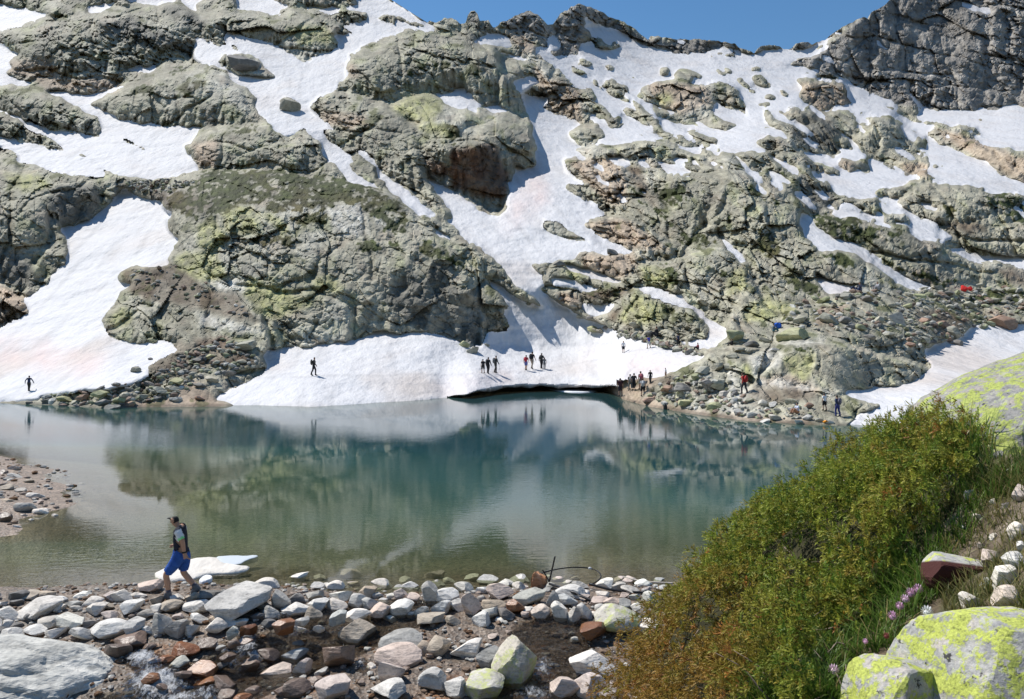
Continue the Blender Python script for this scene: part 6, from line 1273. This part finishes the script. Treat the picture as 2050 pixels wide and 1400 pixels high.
prof = [(1062, 1182), (1092, 1180), (1091, 1158), (1070, 1145), (1066, 1150)]
fr_ = [bm.verts.new(at_d(x, y, 17.85) - q0) for x, y in prof]; bk_ = [bm.verts.new(at_d(x + 4, y - 2, 18.12) - q0) for x, y in prof]
bm.faces.new(fr_); bm.faces.new(bk_[::-1])
for i in range(5): bm.faces.new((fr_[i], bk_[i], bk_[(i + 1) % 5], fr_[(i + 1) % 5]))
bmesh.ops.recalc_face_normals(bm, faces=bm.faces[:]); bmesh.ops.bevel(bm, geom=bm.edges[:], offset=0.02, segments=1, affect='EDGES')
bmesh.ops.subdivide_edges(bm, edges=bm.edges[:], cuts=2, use_grid_fill=True)
for v in bm.verts: v.co += Vector((random.gauss(0, 0.008), random.gauss(0, 0.008), random.gauss(0, 0.008)))
us = bm_obj('upright_slab', bm, stone_material('orange_faced_stone', (0.42, 0.22, 0.12), (0.55, 0.42, 0.35)), None, False); us.location = q0; tag(us, 'orange-faced pointed slab standing upright beside the black pole', 'stone')
# bleached stick at the water's edge
st = curve_tube('driftwood_stick', [at_d(1250, 1156, 18.6), at_d(1280, 1163, 18.4), at_d(1310, 1166, 18.3), at_d(1350, 1168, 18.2)], 0.022, plain('bleached_wood', (0.45, 0.40, 0.34), 0.8, 0.3, 20)); tag(st, 'bleached stick lying in the shallows beside the juniper', 'stick')
# ------------------------------------------------------------------ people
def cloth(name, col):
    m = plain(name, col, 0.85, 0.2, 9); b = [n for n in m.node_tree.nodes if n.bl_idname == 'ShaderNodeBump'][0]; b.inputs['Strength'].default_value = 0.9; b.inputs['Distance'].default_value = 0.05; return m
M_SKIN = plain('skin', (0.42, 0.24, 0.16), 0.55, 0.1, 40); M_HAIR = plain('dark_hair', (0.03, 0.022, 0.018), 0.6, 0.3, 60)
CL = {}
def cm(col):
    k = tuple(col)
    if k not in CL: CL[k] = cloth('cloth', k)
    return CL[k]
BONES = [('pelvis', 'waist'), ('waist', 'chest'), ('chest', 'neck'), ('neck', 'jaw'), ('jaw', 'head'), ('head', 'crown')]
for s in 'LR':
    BONES += [('pelvis', 'hip' + s), ('hip' + s, 'thigh' + s), ('thigh' + s, 'knee' + s), ('knee' + s, 'calf' + s), ('calf' + s, 'ankle' + s), ('ankle' + s, 'ball' + s), ('ankle' + s, 'heel' + s), ('chest', 'shoulder' + s), ('shoulder' + s, 'elbow' + s), ('elbow' + s, 'wrist' + s), ('wrist' + s, 'palm' + s)]
RAD = dict(pelvis=.135, waist=.115, chest=.135, neck=.06, jaw=.068, head=.092, crown=.062, hip=.10, thigh=.085, knee=.06, calf=.058, ankle=.042, ball=.04, heel=.036, shoulder=.062, elbow=.043, wrist=.031, palm=.034)
def stand(stride=0.0, arms=0.12, lean=0.0, bend=0.0, sit=False, back=0.0):
    """joints of a 1.75 m figure facing +y"""
    J = dict(pelvis=(0, 0, .93), waist=(0, .02 * lean, 1.08), chest=(0, .14 * lean, 1.30), neck=(0, .22 * lean, 1.47), jaw=(0, .25 * lean + .03, 1.55), head=(0, .26 * lean + .02, 1.63), crown=(0, .26 * lean + .01, 1.70))
    for s, sg, ph in (('L', -1, 1), ('R', 1, -1)):
        st = stride * ph; x = sg * .10
        J['hip' + s] = (x, 0, .90); J['thigh' + s] = (x * 1.02, .20 * st + .03, .70); J['knee' + s] = (x, .36 * st + .05 + .05 * bend, .50); J['calf' + s] = (x, .40 * st + .02 - (.06 if st < 0 else 0), .33)
        J['ankle' + s] = (x, .46 * st - (.05 if st < 0 else 0), .09 + (.05 if st < -.2 else 0)); J['ball' + s] = (x * 1.15, J['ankle' + s][1] + .16, .04); J['heel' + s] = (x, J['ankle' + s][1] - .05, .045 + (.05 if st < -.2 else 0))
        J['shoulder' + s] = (sg * .19, .19 * lean, 1.41); J['elbow' + s] = (sg * (.22 + arms), .16 * lean - .30 * st - .02, 1.14); J['wrist' + s] = (sg * (.22 + 1.4 * arms), .16 * lean - .42 * st + .10, .90); J['palm' + s] = (sg * (.22 + 1.5 * arms), .16 * lean - .44 * st + .12, .80)
    if sit:
        for k in list(J): J[k] = (J[k][0], J[k][1], J[k][2] - .78)
        for s, sg in (('L', -1), ('R', 1)):
            x = sg * .11; J['hip' + s] = (x, .02, .13); J['thigh' + s] = (x * 1.2, .22, .26); J['knee' + s] = (x * 1.5, .42, .42); J['calf' + s] = (x * 1.4, .48, .24); J['ankle' + s] = (x * 1.3, .52, .07); J['ball' + s] = (x * 1.4, .68, .03); J['heel' + s] = (x * 1.3, .47, .03)
            J['elbow' + s] = (sg * .25, .16, .42); J['wrist' + s] = (sg * .16, .36, .42); J['palm' + s] = (sg * .13, .44, .42)
    return J
PEOPLE = []
def person(loc, rz, height, J, label, shirt, legs, short=False, sleeve=True, hat=None, pack=None, pole=False, child=False, shoe=(0.05, 0.045, 0.04), extra_edges=None, skin_sub=1, thin=1.0, hair=None):
    names = list(J); ix = {n: i for i, n in enumerate(names)}
    edges = [(ix[a], ix[b]) for a, b in BONES] + [(ix[a], ix[b]) for a, b in (extra_edges or [])]
    k = height / 1.75
    me = bpy.data.meshes.new('body'); me.from_pydata([tuple(c * k for c in J[n]) for n in names], edges, [])
    o = bpy.data.objects.new('body', me); COL.objects.link(o); o.modifiers.new('Skin', 'SKIN'); o.modifiers.new('Sub', 'SUBSURF').levels = skin_sub
    o.modifiers['Sub'].render_levels = skin_sub
    for n in names:
        base = n[:-1] if n[-1] in 'LR' else n
        r = RAD.get(base, 0.012) * k * (thin if base not in ('head', 'crown', 'jaw') else 1) * (1.12 if child and base in ('head', 'crown', 'jaw') else 1)
        d = me.skin_vertices[0].data[ix[n]]; d.radius = (r, r); d.use_root = (n == 'pelvis')
    PEOPLE.append(dict(o=o, loc=loc, rz=rz, J={n: Vector(c) * k for n, c in J.items()}, k=k, label=label, shirt=shirt, legs=legs, short=short, sleeve=sleeve, hat=hat, pack=pack, pole=pole, shoe=shoe, hair=hair))
def seg_of(p, J, bones):
    best, bd, bt = None, 9e9, 0
    for a, b in bones:
        A, B = J[a], J[b]; ab = B - A; t = max(0, min(1, (p - A).dot(ab) / max(1e-9, ab.length_squared))); dd = (A + ab * t - p).length_squared
        if dd < bd: best, bd, bt = (a, b), dd, t
    return best, bt
def shell(src, faces, off, name, mat, parent, smooth=True):
    if not faces: return None
    used = {}; V, Fs = [], []
    for f in faces:
        ids = []
        for vi in f.vertices:
            if vi not in used: used[vi] = len(V); V.append(src.vertices[vi].co + src.vertices[vi].normal * off)
            ids.append(used[vi])
        Fs.append(ids)
    me = bpy.data.meshes.new(name); me.from_pydata(V, [], Fs); me.materials.append(mat)
    for p in me.polygons: p.use_smooth = smooth
    o = bpy.data.objects.new(name, me); COL.objects.link(o); o.parent = parent; return o
def finish_people():
    bpy.context.view_layer.update(); dg = bpy.context.evaluated_depsgraph_get()
    metas = [bpy.data.meshes.new_from_object(P['o'].evaluated_get(dg)) for P in PEOPLE]
    for P, me in zip(PEOPLE, metas):
        old = P['o']; J, k = P['J'], P['k']
        root = empty('person', P['loc'], P['rz']); tag(root, P['label'], 'person', P.get('group', 'hikers around the lake'))
        bpy.data.objects.remove(old); me.name = 'body'; me.materials.clear(); me.materials.append(M_SKIN)
        for p in me.polygons: p.use_smooth = True
        body = bpy.data.objects.new('body', me); COL.objects.link(body); body.parent = root
        cat = {'shirt': [], 'legs': [], 'shoe': [], 'hair': [], 'sleeve': []}
        for f in me.polygons:
            (a, b), t = seg_of(f.center, J, BONES); B = b[:-1] if b[-1] in 'LR' else b; A = a[:-1] if a[-1] in 'LR' else a
            if B in ('waist', 'chest') or (A, B) == ('chest', 'shoulder') or ((A, B) == ('chest', 'neck') and t < 0.7): cat['shirt'].append(f)
            elif (A, B) == ('shoulder', 'elbow'): (cat['sleeve'] if (t < 0.75 or P['sleeve'] == 'long') else []).append(f)
            elif (A, B) == ('elbow', 'wrist'):
                if P['sleeve'] == 'long': cat['sleeve'].append(f)
            elif B in ('hip', 'thigh') or A == 'pelvis' or (B == 'knee' and (not P['short'] or t < 0.72)): cat['legs'].append(f)
            elif B in ('calf', 'ankle') and not P['short']: cat['legs'].append(f)
            elif B in ('ball', 'heel') or (B == 'ankle' and t > 0.75): cat['shoe'].append(f)
            elif B in ('head', 'crown'):
                hd = J['head']; fwd = P.get('fwd', Vector((0, 1, 0)))
                if f.center.z > hd.z + 0.035 * k or (f.center - hd).dot(fwd) < -0.01 * k and f.center.z > hd.z - 0.07 * k: cat['hair'].append(f)
        sleeve_mat = P['sleeve_col'] if 'sleeve_col' in P else P['shirt']
        shell(me, cat['shirt'], 0.016 * k, 'shirt', cm(P['shirt']), root)
        mx_ = lambda f: (f.center - J['chest']).dot(P.get('lat', Vector((1, 0, 0)))) > 0
        for sd_ in (True, False):
            if P['sleeve']: shell(me, [f for f in cat['sleeve'] if mx_(f) == sd_], 0.013 * k, 'sleeve', cm(sleeve_mat), root)
            shell(me, [f for f in cat['shoe'] if mx_(f) == sd_], 0.012 * k, 'shoe', cm(P['shoe']), root)
        shell(me, cat['legs'], (0.03 if P['short'] else 0.016) * k, 'shorts' if P['short'] else 'trousers', cm(P['legs']), root)
        hm = cm(P['hat']) if P['hat'] else (cm(P['hair']) if P['hair'] else M_HAIR)
        shell(me, cat['hair'], 0.014 * k, 'cap' if P['hat'] else 'hair', hm, root)
        if P['pack']:
            bm = bmesh.new(); bmesh.ops.create_cube(bm, size=1.0); bmesh.ops.bevel(bm, geom=bm.edges[:], offset=0.22, segments=3, affect='EDGES')
            for v in bm.verts: v.co = Vector((v.co.x * 0.33 * (1 - 0.25 * max(0, v.co.z)), v.co.y * 0.21, v.co.z * 0.52)) * k
            pk_ = bm_obj('backpack', bm, cm(P['pack']), root); fwd = P.get('fwd', Vector((0, 1, 0))); pk_.location = (J['chest'] + J['waist']) * 0.5 + Vector((0, 0, 0.05 * k)) - fwd * 0.21 * k
            bm = bmesh.new()
            for sg in (-1, 1):
                sh = J['shoulderL'] if sg < 0 else J['shoulderR']; m_ = J['chest'] + (sh - J['chest']) * 0.6
                tube_bm(bm, [m_ - fwd * 0.12 * k, m_ + Vector((0, 0, 0.085 * k)), m_ + fwd * 0.14 * k - Vector((0, 0, 0.02 * k)), m_ + fwd * 0.13 * k - Vector((0, 0, 0.2 * k)), m_ - fwd * 0.08 * k - Vector((0, 0, 0.3 * k))], 0.018 * k, 0.018 * k, 5)
            st_ = bm_obj('strap', bm, cm((0.03, 0.03, 0.03)), pk_); st_.location = -pk_.location
        if P['pole']:
            h = J['palmR']; bm = bmesh.new(); tube_bm(bm, [h + Vector((0, 0.0, 0.12 * k)), h, Vector((h.x * 1.15, h.y + 0.12 * k, 0.0))], 0.011 * k, 0.008 * k, 5); w = bm_obj('walking_pole', bm, cm((0.12, 0.12, 0.13)))
            w.matrix_world = Matrix.Translation(Vector(P['loc'])) @ Matrix.Rotation(P['rz'], 4, 'Z'); tag(w, 'thin walking pole of the hiker in ' + ('white high on the trail' if P['shirt'][0] > 0.5 else 'dark grey at the right of the trio'), 'walking pole', 'walking poles')
        P['root'] = root; P['body'] = body
def hiker(px, py, hpx, face, label, shirt, legs, **kw):
    """feet at a survey position; face = heading in degrees, 0 looks away, 90 looks left"""
    g = Vector(ground_at(px, py)[0]); h = hpx * g.y / F
    J = stand(kw.pop('stride', 0.3), kw.pop('arms', 0.03), kw.pop('lean', 0.2), sit=kw.get('sit', False)); sit = kw.pop('sit', False)
    person(g + Vector((0, 0, -0.02)), math.radians(face), h * (1.75 if not sit else 1.75 / 0.95), J, label, shirt, legs, **kw) if False else person(g + Vector((0, 0, -0.02)), math.radians(face), h if not sit else h * 1.9, J, label, shirt, legs, **kw)
BK, DK, NV, GY_ = (0.02, 0.02, 0.024), (0.045, 0.042, 0.04), (0.03, 0.045, 0.10), (0.16, 0.16, 0.165)
hiker(58, 783, 32, 10, 'lone hiker in a dark blue jacket with arms out at the left shore', NV, DK, arms=0.12, sleeve='long')
hiker(628, 752, 38, -80, 'lone hiker with a dark backpack crossing the snow trail', DK, BK, pack=(0.06, 0.06, 0.05), sleeve='long', stride=0.35)
hiker(967, 748, 30, 20, 'smallest hiker at the left end of the trio on the snow', BK, DK, short=True, child=True); hiker(977, 749, 35, -30, 'hiker in black with a backpack in the middle of the trio', BK, BK, pack=BK, sleeve='long', stride=0.15)
hiker(992, 747, 36, -60, 'hiker in dark grey with a walking pole at the right of the trio', (0.07, 0.07, 0.07), DK, pack=GY_, pole=True, sleeve='long', stride=0.25)
hiker(1053, 741, 31, -20, 'hiker in a red top with blue shorts on the snow trail', (0.45, 0.04, 0.06), (0.12, 0.14, 0.35), short=True, pack=(0.4, 0.03, 0.05)); hiker(1065, 739, 36, -40, 'hiker with a black pack and beige trousers on the snow trail', BK, (0.30, 0.25, 0.19), pack=BK)
hiker(1084, 738, 32, -20, 'hiker all in black leading the child on the snow trail', BK, BK, pack=DK, sleeve='long'); hiker(1090, 739, 24, -10, 'child in grey beside the hiker in black', GY_, GY_, child=True, stride=0.2)
hiker(1248, 707, 25, 170, 'hiker in a white shirt and dark shorts high on the trail', (0.7, 0.7, 0.72), BK, short=True, pole=True); hiker(1299, 698, 27, 30, 'hiker in a blue top at the upper end of the trail', (0.06, 0.07, 0.40), (0.5, 0.5, 0.5), short=True)
hiker(1242, 794, 38, 5, 'hiker in a dark maroon shirt and shorts at the water edge', (0.07, 0.025, 0.03), (0.06, 0.04, 0.045), short=True, stride=0.15); hiker(1262, 783, 35, 10, 'hiker with a grey backpack second from the water', (0.10, 0.10, 0.10), (0.2, 0.19, 0.17), pack=(0.33, 0.33, 0.34)); hiker(1269, 782, 36, -20, 'hiker in black striding beside the grey backpack', BK, BK, stride=0.4)
hiker(1283, 780, 38, 10, 'hiker with a pink and red backpack in the outlet group', (0.3, 0.26, 0.25), (0.3, 0.26, 0.22), pack=(0.45, 0.13, 0.16), short=True); hiker(1287, 794, 38, 0, 'hiker with a pale grey backpack and black shorts on the near rock', (0.4, 0.4, 0.4), BK, pack=(0.45, 0.46, 0.47), short=True)
hiker(1302, 768, 28, 150, 'hiker in a black shirt at the right of the outlet group', BK, DK, stride=0.2); hiker(1333, 757, 21, 60, 'small figure in a white shirt beside the snow edge', (0.72, 0.72, 0.74), (0.42, 0.25, 0.17), short=True, child=True, stride=0.1)
hiker(1490, 789, 44, 40, 'hiker in a red jacket climbing the white gully', (0.42, 0.035, 0.03), (0.035, 0.035, 0.045), sleeve='long', pack=(0.35, 0.03, 0.03), stride=0.35, lean=0.5)
hiker(1597, 828, 22, 100, 'person in a white and blue shirt crouching by the shore', (0.55, 0.6, 0.72), (0.4, 0.2, 0.12), sit=True); hiker(1651, 822, 36, 20, 'person in white with black shorts near the right shore', (0.72, 0.72, 0.73), BK, short=True, stride=0.15)
hiker(1677, 834, 44, 30, 'hiker in navy with a backpack beside the shore grass', NV, (0.03, 0.04, 0.16), pack=(0.10, 0.10, 0.14), sleeve='long', stride=0.2)
hiker(1722, 584, 19, 120, 'seated person in a dark jacket on the ridge', (0.035, 0.04, 0.07), (0.06, 0.08, 0.16), sit=True, sleeve='long'); hiker(1758, 582, 18, 100, 'seated person in pale grey on the ridge', (0.42, 0.42, 0.45), (0.35, 0.34, 0.34), sit=True, sleeve='long')
hiker(1316, 675, 22, 60, 'crouching figure in black under the tan cliff', BK, BK, sit=True, sleeve='long'); hiker(1358, 692, 24, 30, 'figure in dark clothes by the foot of the round boulder', NV, BK, stride=0.1); hiker(1398, 700, 14, 90, 'person in a red and black top sitting on the snow lane', (0.2, 0.03, 0.04), BK, sit=True, sleeve='long')
hiker(1466, 692, 14, 90, 'dark figure sitting at the edge of the snow lane', BK, DK, sit=True, sleeve='long')
hiker(1548, 664, 16, -90, 'person reclining in teal trousers beside the blue backpack', (0.10, 0.14, 0.18), (0.06, 0.16, 0.20), sit=True, sleeve='long')

# the walking man on the dam, joints measured in the picture plane, facing left
mk = 17.4 / 1600; mo = near_pt(355, 1200); mz = mo.z
def mj(px, py, y): return ((px - 355) * mk, y, (1203 - py) * mk)
MJ = dict(pelvis=mj(364, 1110, 0), waist=mj(363, 1096, 0), chest=mj(361, 1074, 0), neck=mj(357, 1057, 0), jaw=mj(351, 1052, 0), head=mj(350, 1044.5, 0), crown=mj(351, 1039, 0),
 hipL=mj(363, 1114, -.09), thighL=mj(352, 1131, -.10), kneeL=mj(336, 1150, -.10), calfL=mj(340, 1166, -.10), ankleL=mj(342, 1189, -.10), ballL=mj(326, 1201, -.11), heelL=mj(346, 1198, -.10),
 hipR=mj(366, 1114, .09), thighR=mj(365, 1131, .10), kneeR=mj(362, 1150, .11), calfR=mj(373, 1163, .11), ankleR=mj(389, 1181, .11), ballR=mj(379, 1194, .12), heelR=mj(396, 1185, .11),
 shoulderL=mj(362, 1062, -.19), elbowL=mj(374, 1083, -.22), wristL=mj(376, 1105, -.20), palmL=mj(379, 1111, -.20), shoulderR=mj(360, 1062, .18), elbowR=mj(359, 1087, .22), wristR=mj(345, 1097, .14), palmR=mj(340.5, 1099, .12))
MJ['nose'] = mj(341.3, 1047, 0)
for i, (dx, dy, yy) in enumerate([(8.5, 5.0, -.24), (9.0, 6.0, -.215), (8.2, 7.2, -.19), (6.8, 8.0, -.17)]): MJ['knu%dL' % i] = mj(379 + dx * .5, 1111 + dy * .5, yy); MJ['tip%dL' % i] = mj(379 + dx, 1111 + dy * 0.9, yy)
MJ['thumbL'] = mj(377, 1116, -.25)
for i, (dx, dy, yy) in enumerate([(-4.4, 1.0, .085), (-5, 2.2, .105), (-4.6, 3.6, .125), (-3.6, 4.8, .145)]): MJ['knu%dR' % i] = mj(340.5 + dx * .6, 1099 + dy * .4, yy); MJ['tip%dR' % i] = mj(340.5 + dx, 1099 + dy, yy)
MJ['thumbR'] = mj(337.5, 1096.5, .08)
ee = [('head', 'nose')] + [('palm' + s, 'thumb' + s) for s in 'LR'] + [e for s in 'LR' for i in range(4) for e in (('palm' + s, 'knu%d%s' % (i, s)), ('knu%d%s' % (i, s), 'tip%d%s' % (i, s)))]
RAD.update(nose=.014)
person(mo + Vector((0, 0, -0.03)), 0.0, 1.75, MJ, 'man in a black cap, navy vest and blue shorts stepping left along the stone dam', (0.018, 0.02, 0.032), (0.022, 0.085, 0.33), short=True, hat=(0.02, 0.02, 0.02), shoe=(0.12, 0.125, 0.14), extra_edges=ee, skin_sub=2, thin=1.14)
PEOPLE[-1].update(sleeve_col=(0.75, 0.75, 0.75), fwd=Vector((-1, 0, 0)), lat=Vector((0, 1, 0)), group='people near the dam')
finish_people()
mr = PEOPLE[-1]['root']; J = PEOPLE[-1]['J']
def ring_band(name, a, b, t, r, wid, mat):
    d = (b - a).normalized(); c = a + (b - a) * t; u = d.orthogonal().normalized(); w = d.cross(u); bm = bmesh.new(); seg = 16; rg = []
    for sgn, rr in ((-1, r * 0.97), (-1, r), (1, r), (1, r * 0.97)): rg.append([bm.verts.new(c + d * sgn * wid / 2 + (u * math.cos(6.2832 * k / seg) + w * math.sin(6.2832 * k / seg)) * rr) for k in range(seg)])
    for p, q in zip(rg, rg[1:]):
        for k in range(seg): bm.faces.new((p[k], p[(k + 1) % seg], q[(k + 1) % seg], q[k]))
    bmesh.ops.recalc_face_normals(bm, faces=bm.faces[:]); return bm_obj(name, bm, mat, mr)
ring_band('arm_band', J['shoulderL'], J['elbowL'], 0.66, 0.066, 0.075, cm((0.25, 0.75, 0.30))); ring_band('watch', J['elbowL'], J['wristL'], 0.93, 0.042, 0.035, cm((0.02, 0.02, 0.02)))
for s in 'LR': ring_band('sock', J['calf' + s], J['ankle' + s], 0.75, 0.056, 0.10, cm((0.09, 0.08, 0.10)))
bm = bmesh.new(); hd = J['head']
for i in range(9):
    a = -1.1 + 2.2 * i / 8
    for rr, zz in ((0.085, 0.045), (0.085 + 0.07 * math.cos(a), 0.03)): bm.verts.new(hd + Vector((-rr * math.cos(a) - 0.005, rr * math.sin(a) * 0.95, zz)))
bm.verts.ensure_lookup_table()
for i in range(8): bm.faces.new((bm.verts[2 * i], bm.verts[2 * i + 1], bm.verts[2 * i + 3], bm.verts[2 * i + 2]))
bmesh.ops.solidify(bm, geom=bm.faces[:], thickness=0.008); bm_obj('cap_visor', bm, cm((0.02, 0.02, 0.02)), mr)
bm = bmesh.new()
for sg in (-1, 1): bmesh.ops.create_icosphere(bm, subdivisions=2, radius=0.011, matrix=Matrix.Translation(hd + Vector((-0.083, sg * 0.034, 0.008))))
bm_obj('eyes', bm, cm((0.04, 0.03, 0.025)), mr); bm = bmesh.new()
for sg in (-1, 1): bmesh.ops.create_icosphere(bm, subdivisions=2, radius=0.03, matrix=Matrix.Translation(hd + Vector((0.0, sg * 0.09, -0.01))) @ Matrix.Diagonal((0.7, 0.3, 1, 1)))
bm_obj('ears', bm, M_SKIN, mr)
bm = bmesh.new(); bmesh.ops.create_icosphere(bm, subdivisions=2, radius=0.022, matrix=Matrix.Translation(hd + Vector((-0.082, 0, -0.062))) @ Matrix.Diagonal((0.5, 1.1, 0.35, 1))); bm_obj('mouth', bm, cm((0.24, 0.10, 0.08)), mr)

# ------------------------------------------------------------------ bags and bundles left on the headland
def bundle(name, px, py, w, h, col, label, cat, seed, straps=True):
    g_ = Vector(ground_at(px, py)[0]); k = g_.y / F; root = empty(name, g_); bm = stone_bm(seed, 3, 4, 0.12); 
    for v in bm.verts: v.co = Vector((v.co.x * w * k / 2, v.co.y * w * k / 3, (v.co.z + 0.85) * h * k / 2))
    bm_obj('bag_body', bm, cm(col), root)
    if straps:
        bm = bmesh.new(); tube_bm(bm, [Vector((-0.25 * w * k, -0.3 * w * k, 0.1 * h * k)), Vector((-0.3 * w * k, -0.36 * w * k, 0.5 * h * k)), Vector((-0.1 * w * k, -0.2 * w * k, 0.95 * h * k)), Vector((0.2 * w * k, 0, 0.98 * h * k))], 0.02, 0.02, 5); bm_obj('strap', bm, cm((0.05, 0.05, 0.05)), root)
    tag(root, label, cat, 'bags and bundles on the headland')
bundle('blue_backpack', 1557, 658, 16, 13, (0.03, 0.13, 0.60), 'bright blue backpack beside the flat lichen slab', 'backpack', 601); bundle('red_bundle', 1931, 584, 17, 14, (0.75, 0.035, 0.03), 'bright red bundle on the grassy rubble at right', 'bundle', 602); bundle('red_bundle', 1942, 582, 9, 9, (0.75, 0.04, 0.03), 'small red bundle just right of the bigger red bundle', 'bundle', 603)
bundle('orange_bag', 1655, 848, 14, 7, (0.85, 0.32, 0.02), 'orange bag lying at the water edge of the right shore', 'bag', 604); bundle('dark_backpack', 1708, 584, 10, 12, (0.03, 0.04, 0.08), 'dark backpack left of the seated pair on the ridge', 'backpack', 605); bundle('dark_backpack', 1332, 828 - 6, 8, 14, (0.05, 0.045, 0.04), 'small dark backpack standing on the shore of the headland', 'backpack', 606)
